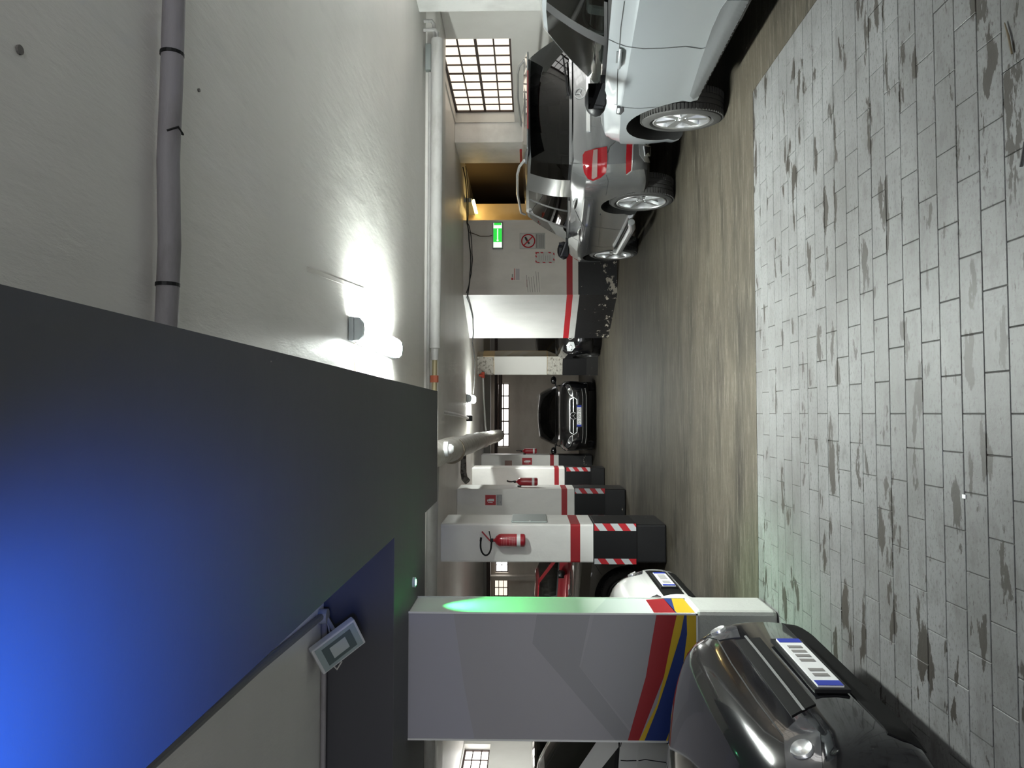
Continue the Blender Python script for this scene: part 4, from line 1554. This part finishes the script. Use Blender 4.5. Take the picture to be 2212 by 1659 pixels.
def plate(C, mode, u, v, txt, wd=.52, hg=.11, blue=True, frame=True):
    h, n = cast(C, mode, u, v)
    d = Vector((1, 0, 0)) if mode == 'front' else Vector((-1, 0, 0))
    U = Vector((0, 1, 0)) if mode == 'front' else Vector((0, -1, 0))
    Z = Vector((0, 0, 1))
    p = h + d * .02
    o = MB().obox(p, U * wd / 2, Z * hg / 2, d * .008).build('number_plate', M_whitep, C.root)
    if frame:
        MB().obox(p - d * .008, U * (wd / 2 + .02), Z * (hg / 2 + .02), d * .008).build('plate_holder', M_black_trim, o)
    if blue:
        for sg in (-1, 1):
            MB().obox(p + d * .0085 + U * sg * (wd / 2 - .024), U * .024, Z * (hg / 2 - .002), d * .001).build('blue_band', mat('plate_blue', (.01, .03, .35), .4), o)
    if txt:
        text_on('plate_lettering', txt, hg * .85, p + d * .0095, U, Z, M_ink, o)
    else:                              # too small or hidden to read: bare dark strokes
        for i in range(7):
            if i == 2:
                continue
            MB().obox(p + d * .0093 + U * (i - 3) * .052, U * .014, Z * hg * .30, d * .0006).build('plate_mark', M_inkg, o)
    return o


def mirror_pair(C, s, y, z, m, big=1.0):
    for sg in (1, -1):
        mb = MB()
        c = Vector((-s, sg * (y + .13 * big), z + .03))
        mb.lathe([(0, -.055), (.06, -.05), (.085, -.01), (.088, .03), (.07, .055), (0, .06)], c, (1, 0, 0), 14)
        for v in mb.v:
            v.y = c.y + (v.y - c.y) * 1.25 * big
            v.z = c.z + (v.z - c.z) * .85 * big
        o = mb.build('door_mirror', m, C.root, smooth=True, ang=60)
        MB().obox((-s - .02, sg * (y + .03), z - .02), Vector((.025, 0, 0)), Vector((0, .05, 0)), Vector((0, 0, .018))).build('mirror_foot', M_black_trim, o)
        MB().obox(c + Vector((-.057, 0, 0)), Vector((.004, 0, 0)), Vector((0, .085 * big, 0)), Vector((0, 0, .055 * big))).build('mirror_glass', glass('mirror_silver', (.02, .02, .02)), o)


def car_paint(name, col, rough=.32, metal=.55):
    return mat(name, col, rough, metal=metal, coat=1.0)


M_chrome = mat('chrome', (.80, .81, .82), .22, metal=.8)
M_grille = mat('grille_black', (.006, .006, .006), .7, spec=.15)
M_alloy = mat('alloy_silver', (.62, .63, .64), .28, metal=.9)
M_alloyd = mat('alloy_dark', (.10, .10, .10), .35, metal=.8)
M_gap = mat('panel_gap', (.015, .015, .016), .8)
M_lens = mat('headlight_lens', (.55, .57, .58), .12, coat=1.0)
M_lensd = mat('headlight_inner_dark', (.05, .05, .055), .15, coat=1.0)
M_tail = mat('tail_light_red', (.14, .004, .007), .12, coat=1.0)
M_tailw = mat('tail_light_clear', (.13, .095, .09), .3, coat=.3)
G_clear = glass('car_glass', (.78, .84, .80))
G_dark = glass('privacy_glass', (.05, .055, .055))
G_mid = glass('car_glass_tinted', (.22, .25, .24))


def scaled(pre, L, w_, H, base):
    """fit a preset to another length, half width and height"""
    bL, bw, bH = base
    fl, fw, fh = L / bL, w_ / bw, H / bH
    st = [(a * fl, b * fw, c * fw, d, e * fh, f * fh) for (a, b, c, d, e, f) in pre['st']]
    cab = [(q[0], q[1] * fl, q[2] * fw, q[3] * fh, q[4] * fl, q[5] * fw, q[6] * fh) for q in pre['cab']]
    return st, cab


MPV = dict(st=[(0, .56, .50, .30, .70, .80), (.06, .70, .62, .27, .80, .89), (.18, .80, .73, .25, .90, .985), (.42, .865, .79, .24, .975, 1.04), (.85, .895, .80, .26, 1.03, 1.085),
               (1.22, .90, .82, .28, 1.07, 1.115), (1.8, .90, .845, .29, 1.11, 1.11), (2.6, .90, .85, .29, 1.165, 1.165), (3.4, .895, .84, .30, 1.21, 1.21), (4.0, .86, .79, .33, 1.22, 1.22),
               (4.22, .80, .71, .37, 1.20, 1.20), (4.35, .66, .58, .42, 1.14, 1.14)],
           cab=[('ws', 1.0, 0, 1.10, 1.82, 0, 1.605), ('p', 1.27, .745, 1.075, 1.95, .575, 1.585), ('g', 1.40, .805, 1.085, 2.04, .615, 1.585), ('b', 2.20, .845, 1.14, 2.36, .635, 1.605),
                ('g2', 2.32, .845, 1.145, 2.46, .635, 1.605), ('p', 3.30, .835, 1.205, 3.20, .625, 1.60), ('g2', 3.42, .83, 1.205, 3.30, .62, 1.60), ('p', 3.92, .76, 1.215, 3.74, .59, 1.575),
                ('rw', 4.16, .66, 1.215, 3.90, .52, 1.565), ('rw', 4.27, 0, 1.215, 4.0, 0, 1.58)])
MPVB = (4.35, .90, 1.655)
SUVP = dict(st=[(0, .60, .52, .35, .80, .88), (.08, .77, .67, .31, .90, .98), (.3, .90, .80, .29, .99, 1.07), (.9, .95, .83, .31, 1.06, 1.13), (1.35, .95, .85, .33, 1.10, 1.145),
                (2.2, .95, .87, .34, 1.14, 1.14), (3.2, .95, .875, .34, 1.175, 1.175), (4.0, .95, .865, .36, 1.215, 1.215), (4.42, .935, .835, .38, 1.235, 1.235), (4.62, .885, .79, .41, 1.235, 1.235),
                (4.75, .78, .70, .46, 1.215, 1.215)],
            cab=[('ws', 1.12, 0, 1.13, 2.0, 0, 1.715), ('p', 1.40, .765, 1.10, 2.10, .60, 1.695), ('g', 1.53, .825, 1.105, 2.20, .645, 1.70), ('b', 2.38, .865, 1.145, 2.56, .675, 1.725),
                 ('g', 2.48, .865, 1.15, 2.66, .675, 1.725), ('b', 3.22, .868, 1.175, 3.18, .675, 1.725), ('g', 3.30, .868, 1.18, 3.25, .675, 1.725), ('p', 3.86, .862, 1.21, 3.56, .675, 1.725),
                 ('g2', 4.34, .815, 1.235, 4.04, .625, 1.705), ('rw', 4.58, .72, 1.235, 4.32, .56, 1.695), ('rw', 4.67, 0, 1.235, 4.42, 0, 1.71)])
SUVB = (4.75, .95, 1.775)
HAT = dict(st=[(0, .58, .52, .24, .64, .70), (.06, .72, .63, .22, .72, .79), (.2, .82, .73, .20, .80, .87), (.5, .875, .78, .20, .86, .93), (.95, .89, .79, .21, .90, .965), (1.4, .89, .80, .23, .925, .985),
               (2.1, .89, .82, .24, .95, .95), (3.0, .89, .82, .24, .99, .99), (3.7, .885, .80, .26, 1.01, 1.01), (4.1, .85, .74, .30, 1.0, 1.0), (4.3, .70, .60, .40, .96, .96)],
           cab=[('ws', 1.15, 0, .965, 1.98, 0, 1.395), ('p', 1.45, .735, .935, 2.10, .54, 1.375), ('g', 1.58, .785, .935, 2.20, .575, 1.375), ('b', 2.25, .815, .955, 2.42, .60, 1.39),
                ('g', 2.35, .815, .96, 2.52, .60, 1.39), ('p', 3.15, .81, .99, 3.05, .585, 1.375), ('g2', 3.25, .81, .995, 3.12, .585, 1.37), ('p', 3.55, .77, 1.0, 3.40, .56, 1.345),
                ('rw', 4.05, .64, 1.0, 3.72, .50, 1.325), ('rw', 4.16, 0, 1.0, 3.80, 0, 1.335)])
HATB = (4.30, .89, 1.435)
N90 = math.pi / 2

# ---- silver people carrier in the right foreground, driving away
silver = dict(st=MPV['st'], cab=MPV['cab'], paint=car_paint('silver_blue_paint', (.28, .30, .316), .34, .45), axles=(.90, 3.52), tyre=.355, rim=.245, tw=.235, arch=.115, spokes=6, style='wide',
              rimmat=M_alloy, glass=G_clear, glass_rear=G_mid, steer=math.radians(-7), lean_f=.05)
CA = make_car('silver_car', 'pale silver car with front wheel turned at the right edge', (3.42, 7.33, 0), N90, silver)
# door seams, handles and the lower crease follow the photograph
ribbon(CA, 'door_seam', 'px', [(1311, 83), (1330, 92), (1352, 100), (1390, 105), (1430, 104), (1482, 100), (1515, 105), (1540, 97), (1562, 102), (1572, 95)], .007, M_gap)
ribbon(CA, 'door_seam', 'px', [(1306, 215), (1330, 226), (1350, 232), (1380, 234), (1420, 231), (1455, 226), (1478, 222)], .006, M_gap)
ribbon(CA, 'belt_moulding', 'px', [(1309, 2), (1309, 60), (1308, 120), (1306, 165), (1303, 182)], .022, M_black_trim, off=.006)
ribbon(CA, 'crease_shade_line', 'px', [(1349, 2), (1341, 60), (1338, 110), (1334, 160), (1333, 226)], .006, M_gap)  # dark line: shade of the body crease put into colour
patch(CA, 'side_indicator', 'px', [(1333, 229), (1346, 231), (1347, 240), (1341, 247), (1332, 245)], M_black_trim, off=.006)
patch(CA, 'indicator_lens', 'px', [(1334.5, 231), (1341, 232), (1341, 240), (1338, 243), (1334, 242)], car_paint('silver_blue_paint', (.5, .53, .55)), off=.010)
patch(CA, 'sill_panel', 'px', [(1538, 60), (1556, 20), (1570, 0), (1622, 0), (1590, 65), (1556, 130), (1515, 205), (1497, 214), (1490, 206), (1514, 130)], mat('silver_sill', (.13, .135, .14), .45, metal=.4), off=.003)


def handle(C, px, m, r=.013):
    """bowed grip standing off the door, with a cup behind it"""
    a, na = cast(C, 'px', *px[0])
    b, nb = cast(C, 'px', *px[1])
    pts = [a + na * .004, a.lerp(b, .15) + na * .030, a.lerp(b, .5) + na * .036, a.lerp(b, .85) + na * .030, b + nb * .004]
    mb = MB().tube(pts, [r * .8, r, r, r, r * .8], 10)
    o = mb.build('door_handle', m, C.root, smooth=True, ang=60)
    c = a.lerp(b, .5)
    MB().obox(c + na * .001, (b - a) * .30, Vector((0, 0, .028)), na * .002).build('handle_cup', MATS['silver_sill'], o)
    return o


handle(CA, ((1341, 103), (1338, 143)), car_paint('silver_blue_paint', (.5, .53, .55)))
mirror_pair(CA, 1.72, .86, 1.15, M_black_trim, 1.15)
patch(CA, 'headlight', 'fl', [(-.25, .72), (.02, .74), (.12, .88), (-.10, .90), (-.24, .84)], M_lens, step=.05)
patch(CA, 'headlight', 'fr', [(.25, .72), (-.02, .74), (-.12, .88), (.10, .90), (.24, .84)], M_lens, step=.05)
patch(CA, 'grille', 'front', [(-.40, .55), (.40, .55), (.46, .68), (-.46, .68)], M_black_trim)
for sg in (1, -1):
    patch(CA, 'tail_light', 'rear', [(sg * .50, .95), (sg * .66, .95), (sg * .68, 1.13), (sg * .52, 1.13)], M_tail)

# ---- grey SUV seen from behind
grey = dict(st=SUVP['st'], cab=SUVP['cab'], paint=car_paint('graphite_paint', (.23, .235, .24), .20, .75), axles=(.90, 3.79), tyre=.372, rim=.285, tw=.27, arch=.09, spokes=5, style='single',
            rimmat=M_alloy, glass=G_mid, glass_rear=G_dark, crown=.055, lean_r=.05)
CB = make_car('grey_suv', 'graphite grey SUV parked nose away behind the silver car', (3.385, 12.43, 0), N90, grey)
PG = MATS['graphite_paint']
tl = patch(CB, 'tail_light', 'px', [(1259, 352), (1259, 336), (1264, 328), (1285, 322), (1311, 317), (1312, 345), (1309, 372), (1297, 383), (1281, 389), (1270, 385), (1262, 370)], M_tail, off=.012, step=7)
patch(CB, 'tail_light_band', 'px', [(1282, 325), (1291, 323), (1290, 380), (1282, 385), (1278, 384), (1280, 350)], M_tailw, off=.016, step=7, parent=tl)
MBm = MB().add([Vector((v.co.x, -v.co.y, v.co.z)) for v in tl.data.vertices], [tuple(p.vertices) for p in tl.data.polygons])
MBm.build('tail_light', M_tail, CB.root, smooth=True, ang=50)
patch(CB, 'bumper_reflector', 'px', [(1354, 300), (1362, 306), (1366, 309), (1363, 368), (1352, 376), (1352, 340)], M_tail, off=.006)
ribbon(CB, 'bumper_chrome_strip', 'px', [(1367, 305), (1366, 340), (1364, 368), (1353, 377)], .012, M_chrome, off=.008)
ex_ = patch(CB, 'exhaust_surround', 'px', [(1379, 308), (1388, 305), (1410, 308), (1407, 335), (1402, 352), (1392, 350), (1381, 335)], M_alloy, off=.012)
patch(CB, 'exhaust_pipe', 'px', [(1389, 316), (1402, 316), (1402, 338), (1392, 338)], M_chrome, off=.020, parent=ex_)
patch(CB, 'exhaust_bore', 'px', [(1391, 318), (1400, 318), (1400, 336), (1393, 336)], M_black_trim, off=.023, parent=ex_)
ribbon(CB, 'bumper_seam', 'px', [(1337, 298), (1325, 310), (1318, 316), (1313, 330)], .007, M_gap)
ribbon(CB, 'bumper_seam', 'px', [(1310, 378), (1314, 392), (1312, 405), (1309, 422)], .006, M_gap)
ribbon(CB, 'tailgate_seam', 'px', [(1232, 352), (1245, 353), (1257, 353)], .006, M_gap)
patch(CB, 'bumper_lower', 'rear', [(-.80, .44), (.80, .44), (.82, .62), (-.82, .62)], mat('bumper_dark', (.03, .03, .03), .55), off=.006)
patch(CB, 'plate_recess', 'rear', [(-.40, .86), (.40, .86), (.36, 1.04), (-.36, 1.04)], PG, off=.003)
plate(CB, 'rear', 0, .94, None, frame=False)
patch(CB, 'tailgate_handle', 'rear', [(-.42, 1.045), (.42, 1.045), (.42, 1.085), (-.42, 1.085)], M_chrome, off=.022)
h_, n_ = cast(CB, 'rear', 0, 1.155)
mbs = MB()
star(mbs, h_ + Vector((-.010, 0, 0)), Vector((0, -1, 0)), Vector((0, 0, 1)), Vector((-1, 0, 0)), .055, .006)
mbs.build('star_badge', M_chrome, CB.root, smooth=True)
text_on('model_lettering', 'II', .06, cast(CB, 'rear', .62, 1.0)[0] + Vector((-.004, 0, 0)), (0, -1, 0), (0, 0, 1), M_chrome, CB.root)
# spoiler, brake light, wiper, roof rails
sp_ = MB().add([(-4.22, -.58, 1.755), (-4.22, .58, 1.755), (-4.56, .53, 1.715), (-4.56, -.53, 1.715), (-4.22, -.60, 1.715), (-4.22, .60, 1.715), (-4.55, .54, 1.695), (-4.55, -.54, 1.695)],
               [(0, 1, 2, 3), (4, 7, 6, 5), (0, 4, 5, 1), (1, 5, 6, 2), (2, 6, 7, 3), (3, 7, 4, 0)]).build('roof_spoiler', PG, CB.root, bevel=.012)
MB().box(-4.566, -4.552, -.32, .32, 1.698, 1.712).build('high_brake_light', M_tail, sp_)
MB().tube([(-4.705, .02, 1.27), (-4.70, -.10, 1.29), (-4.68, -.42, 1.33)], [.02, .012, .008], 8).build('rear_wiper', M_black_trim, CB.root)
for sg in (1, -1):
    pts = [(-2.15, sg * .60, 1.745), (-2.30, sg * .615, 1.80), (-3.2, sg * .62, 1.835), (-3.9, sg * .60, 1.825), (-4.12, sg * .585, 1.80), (-4.28, sg * .57, 1.745)]
    MB().tube(pts, .016, 8).build('roof_rail', M_chrome, CB.root, smooth=True)
ribbon(CB, 'belt_chrome', 'left', [(1.60, 1.125), (2.4, 1.155), (3.3, 1.19), (3.75, 1.215)], .016, M_chrome, off=.010, mirror=True)
ribbon(CB, 'door_seam', 'px', [(1243, 455), (1252, 475), (1262, 488), (1300, 492), (1330, 496), (1350, 495)], .006, M_gap)
ribbon(CB, 'door_seam', 'px', [(1236, 512), (1260, 528), (1300, 534), (1335, 533)], .006, M_gap)
ribbon(CB, 'side_moulding', 'px', [(1297, 463), (1296, 500), (1294, 531)], .012, MATS['graphite_paint'], off=.012)
handle(CB, ((1244, 430), (1243, 448)), M_chrome, .014)
handle(CB, ((1253, 492), (1253, 503)), M_chrome, .014)
run = MB().tube([(-1.45, .975, .40), (-1.6, 1.01, .37), (-3.0, 1.01, .37), (-3.15, .975, .40)], .045, 10)
run.build('side_step', M_alloy, CB.root, smooth=True)
MB().tube([(-1.45, -.975, .40), (-1.6, -1.01, .37), (-3.0, -1.01, .37), (-3.15, -.975, .40)], .045, 10).build('side_step', M_alloy, CB.root, smooth=True)
mirror_pair(CB, 1.78, .87, 1.16, M_black_trim, 1.2)
for md_, sg in (('fl', 1), ('fr', -1)):
    patch(CB, 'headlight', md_, [(sg * -.30, .72), (sg * .02, .76), (sg * .12, .90), (sg * -.25, .90)], M_lens, step=.06)
patch(CB, 'grille', 'front', [(-.35, .60), (.35, .60), (.42, .80), (-.42, .80)], M_black_trim)


# ---- generic front dressing
def face_front(C, z, hl, grille, lens=M_lens, lower=None, txt=None, badge=None, zplate=None):
    """z: shoulder scale; hl/grille/lower: polygons in (y, z) on the nose"""
    for sg in (1, -1):
        q = patch(C, 'headlight', 'front', [(sg * a, b) for a, b in hl], lens, step=.05)
        cx = sum(a for a, b in hl) / len(hl)
        cz = sum(b for a, b in hl) / len(hl)
        h, n = cast(C, 'front', sg * cx, cz)
        MB().lathe([(0, .004), (.028, .006), (.040, .012), (.043, .004), (.043, -.01)], h + n * .004, n, 16).build('lamp_bowl', M_chrome, q, smooth=True)
    patch(C, 'grille', 'front', grille, M_grille, off=.006)
    if lower:
        patch(C, 'lower_intake', 'front', lower, M_grille, off=.005)
    if zplate:
        plate(C, 'front', 0, zplate, txt)


# ---- black hatchback facing us at the end of the aisle
black = car_paint('black_paint', (.006, .006, .007), .14, 0.0)
st, cab = scaled(HAT, 4.3, .895, 1.435, HATB)
CM = make_car('black_hatchback', 'black hatchback with a star grille facing us at the aisle end', (-.06, 18.25, 0), -N90,
              dict(st=st, cab=cab, paint=black, axles=(.90, 3.60), tyre=.32, rim=.22, spokes=5, rimmat=M_alloyd, glass=G_mid, glass_rear=G_dark))
face_front(CM, 1, [(.46, .60), (.60, .60), (.76, .66), (.80, .76), (.72, .765), (.52, .68)], [(-.40, .50), (.40, .50), (.46, .58), (.40, .67), (-.40, .67), (-.46, .58)], lens=M_lensd,
           lower=[(-.70, .27), (.70, .27), (.66, .38), (-.66, .38)], txt='FS 270 ZE', zplate=.45)
gl = [(-.40, .50), (.40, .50), (.46, .58), (.40, .67), (-.40, .67), (-.46, .58), (-.40, .50)]
ribbon(CM, 'grille_chrome', 'front', gl, .014, M_chrome, off=.012)
ribbon(CM, 'grille_bar', 'front', [(-.43, .585), (-.1, .585)], .016, M_chrome, off=.016)
ribbon(CM, 'grille_bar', 'front', [(.1, .585), (.43, .585)], .016, M_chrome, off=.016)
ribbon(CM, 'bumper_chrome', 'front', [(-.68, .30), (-.5, .275), (.5, .275), (.68, .30)], .018, M_chrome, off=.012)
ribbon(CM, 'bumper_chrome', 'front', [(-.66, .385), (-.45, .36), (.45, .36), (.66, .385)], .012, M_chrome, off=.012)
for sg in (1, -1):
    ribbon(CM, 'headlight_chrome', 'front', [(sg * .48, .61), (sg * .60, .605), (sg * .75, .665), (sg * .79, .755), (sg * .72, .762), (sg * .53, .68), (sg * .48, .61)], .010, M_chrome, off=.009)
mbs = MB()
h_, n_ = cast(CM, 'front', 0, .585)
star(mbs, h_ + Vector((.022, 0, 0)), Vector((0, 1, 0)), Vector((0, 0, 1)), Vector((1, 0, 0)), .085, .007)
mbs.build('star_badge', M_chrome, CM.root, smooth=True)
mirror_pair(CM, 1.62, .82, .99, black, 1.0)

# ---- small black car half hidden by the bright pier
st, cab = scaled(HAT, 3.8, .80, 1.53, HATB)
CS = make_car('black_small_car', 'small black car with round white headlight between the two far piers', (2.17, 16.85, 0), -N90 + math.radians(3),
              dict(st=st, cab=cab, paint=black, axles=(.75, 3.15), tyre=.29, rim=.19, spokes=5, rimmat=M_alloyd, glass=G_dark))
face_front(CS, 1, [(.54, .66), (.66, .63), (.735, .70), (.72, .80), (.60, .82), (.53, .77)], [(-.44, .64), (.44, .64), (.46, .80), (-.46, .80)],
           lens=M_lens, lower=[(-.50, .28), (.50, .28), (.56, .42), (-.56, .42)], txt='AT 871 JA', zplate=.53)
for sg in (1, -1):
    ribbon(CS, 'grille_chrome', 'front', [(sg * .10, .66), (sg * .46, .68), (sg * .49, .74), (sg * .44, .79), (sg * .14, .79), (sg * .08, .73), (sg * .10, .66)], .016, M_chrome, off=.016)
    ribbon(CS, 'grille_chrome', 'front', [(sg * .12, .725), (sg * .46, .735)], .012, M_chrome, off=.016)
h_, n_ = cast(CS, 'front', 0, .74)
MB().lathe([(0, .02), (.04, .018), (.05, .006), (.05, -.01)], h_, (1, 0, 0), 18).build('round_badge', M_chrome, CS.root, smooth=True)
mirror_pair(CS, 1.45, .74, 1.02, black, .9)

# ---- cars parked nose-out on the left
white = car_paint('white_paint', (.74, .74, .72), .25, 0.0)
st, cab = scaled(MPV, 4.1, .87, 1.53, MPVB)
cab = [(q[0], q[1], q[2], q[3], q[4], q[5], q[6] * 1.075) for q in cab]
cab[0:3] = [('ws', .60, 0, 1.0, 1.62, 0, 1.595), ('p', .82, .69, .965, 1.78, .545, 1.575), ('g', 1.10, .775, .985, 1.90, .585, 1.575)]
CW = make_car('white_car', 'white car nosing out behind the signboard column', (-1.50, 6.70, 0), 0.0,
              dict(st=st, cab=cab, paint=white, axles=(.85, 3.35), tyre=.31, rim=.21, spokes=5, rimmat=M_alloy, glass=G_mid, glass_rear=G_dark))
face_front(CW, 1, [(.40, .62), (.50, .60), (.68, .70), (.70, .80), (.56, .77), (.42, .68)], [(-.42, .40), (.42, .40), (.48, .58), (-.48, .58)], lens=M_lensd,
           lower=[(-.48, .27), (.48, .27), (.46, .37), (-.46, .37)], txt=None, zplate=.49)
ribbon(CW, 'door_seam', 'right', [(1.20, .98), (1.16, .80), (1.20, .50), (1.30, .30)], .007, M_gap)
ribbon(CW, 'bonnet_seam', 'right', [(.60, .86), (.85, .92), (1.10, .98)], .006, M_gap)
mirror_pair(CW, 1.62, .82, 1.03, white)

brown = car_paint('taupe_paint', (.085, .075, .062), .35, .4)
st, cab = scaled(SUVP, 4.55, .92, 1.66, SUVB)
CT = make_car('taupe_suv', 'dark taupe SUV parked behind the nearest white column', (-1.62, 11.16, 0), 0.0,
              dict(st=st, cab=cab, paint=brown, axles=(.90, 3.58), tyre=.355, rim=.25, spokes=7, rimmat=M_alloyd, glass=G_mid, glass_rear=G_dark, arch=.075))
face_front(CT, 1, [(.50, .74), (.62, .72), (.80, .80), (.82, .90), (.66, .90), (.52, .84)], [(-.42, .56), (.42, .56), (.46, .82), (-.46, .82)], lens=M_lensd,
           lower=[(-.60, .38), (.60, .38), (.56, .50), (-.56, .50)], txt=None, zplate=.52)
patch(CT, 'corner_lamp', 'fr', [(.30, .74), (-.02, .80), (-.20, .90), (.10, .94), (.30, .88)], M_lensd, step=.05)
ribbon(CT, 'bonnet_chrome', 'right', [(.25, .955), (.6, 1.01), (1.0, 1.045), (1.4, 1.07)], .014, M_chrome, off=.006)
ribbon(CT, 'fender_seam', 'right', [(.42, .80), (.55, .72), (.62, .66)], .006, M_gap)
mirror_pair(CT, 1.75, .86, 1.12, brown)

red = car_paint('red_paint_car', (.17, .006, .011), .25, .2)
st, cab = scaled(MPV, 3.9, .83, 1.575, MPVB)
st = [(a, b, c, d, e * 1.06, f * 1.06) for (a, b, c, d, e, f) in st]
cab = [(q[0], q[1], q[2], q[3] * 1.06, q[4], q[5], q[6]) for q in cab]
CR = make_car('red_car', 'red car far left below the small windows', (-1.47, 15.0, 0), 0.0,
              dict(st=st, cab=cab, paint=red, axles=(.80, 3.2), tyre=.29, rim=.19, spokes=5, rimmat=M_alloy, glass=G_mid, glass_rear=G_mid))
face_front(CR, 1, [(.42, .66), (.52, .64), (.66, .72), (.66, .80), (.54, .80)], [(-.40, .44), (.40, .44), (.44, .58), (-.44, .58)])
mirror_pair(CR, 1.55, .78, 1.05, M_black_trim)

# ---- glossy black car nosing in from the left foreground
blk2 = car_paint('gloss_black_paint', (.010, .010, .012), .12, 0.0)
st, cab = scaled(HAT, 4.2, .88, 1.46, HATB)
CN = make_car('black_car', 'glossy black car nosing in at the lower left foreground', (-1.14, 3.42, 0), math.radians(-4),
              dict(st=st, cab=cab, paint=blk2, axles=(.88, 3.45), tyre=.315, rim=.22, spokes=5, rimmat=M_alloy, glass=G_mid, glass_rear=G_dark))
face_front(CN, 1, [(.42, .62), (.56, .60), (.74, .66), (.77, .745), (.66, .76), (.48, .71)], [(-.36, .54), (.36, .54), (.40, .65), (-.40, .65)], lens=M_lensd,
           lower=[(-.62, .24), (.62, .24), (.58, .36), (-.58, .36)], txt=None, zplate=.44)
ribbon(CN, 'grille_chrome', 'front', [(-.40, .60), (-.2, .598), (.2, .598), (.40, .60)], .012, M_chrome, off=.014)
ribbon(CN, 'bumper_lip', 'front', [(-.62, .235), (-.3, .225), (.3, .225), (.62, .235)], .014, M_alloyd, off=.012)
ribbon(CN, 'bonnet_seam', 'front', [(-.5, .715), (-.2, .725), (.2, .725), (.5, .715)], .006, M_gap)
mirror_pair(CN, 1.60, .80, 1.0, blk2)
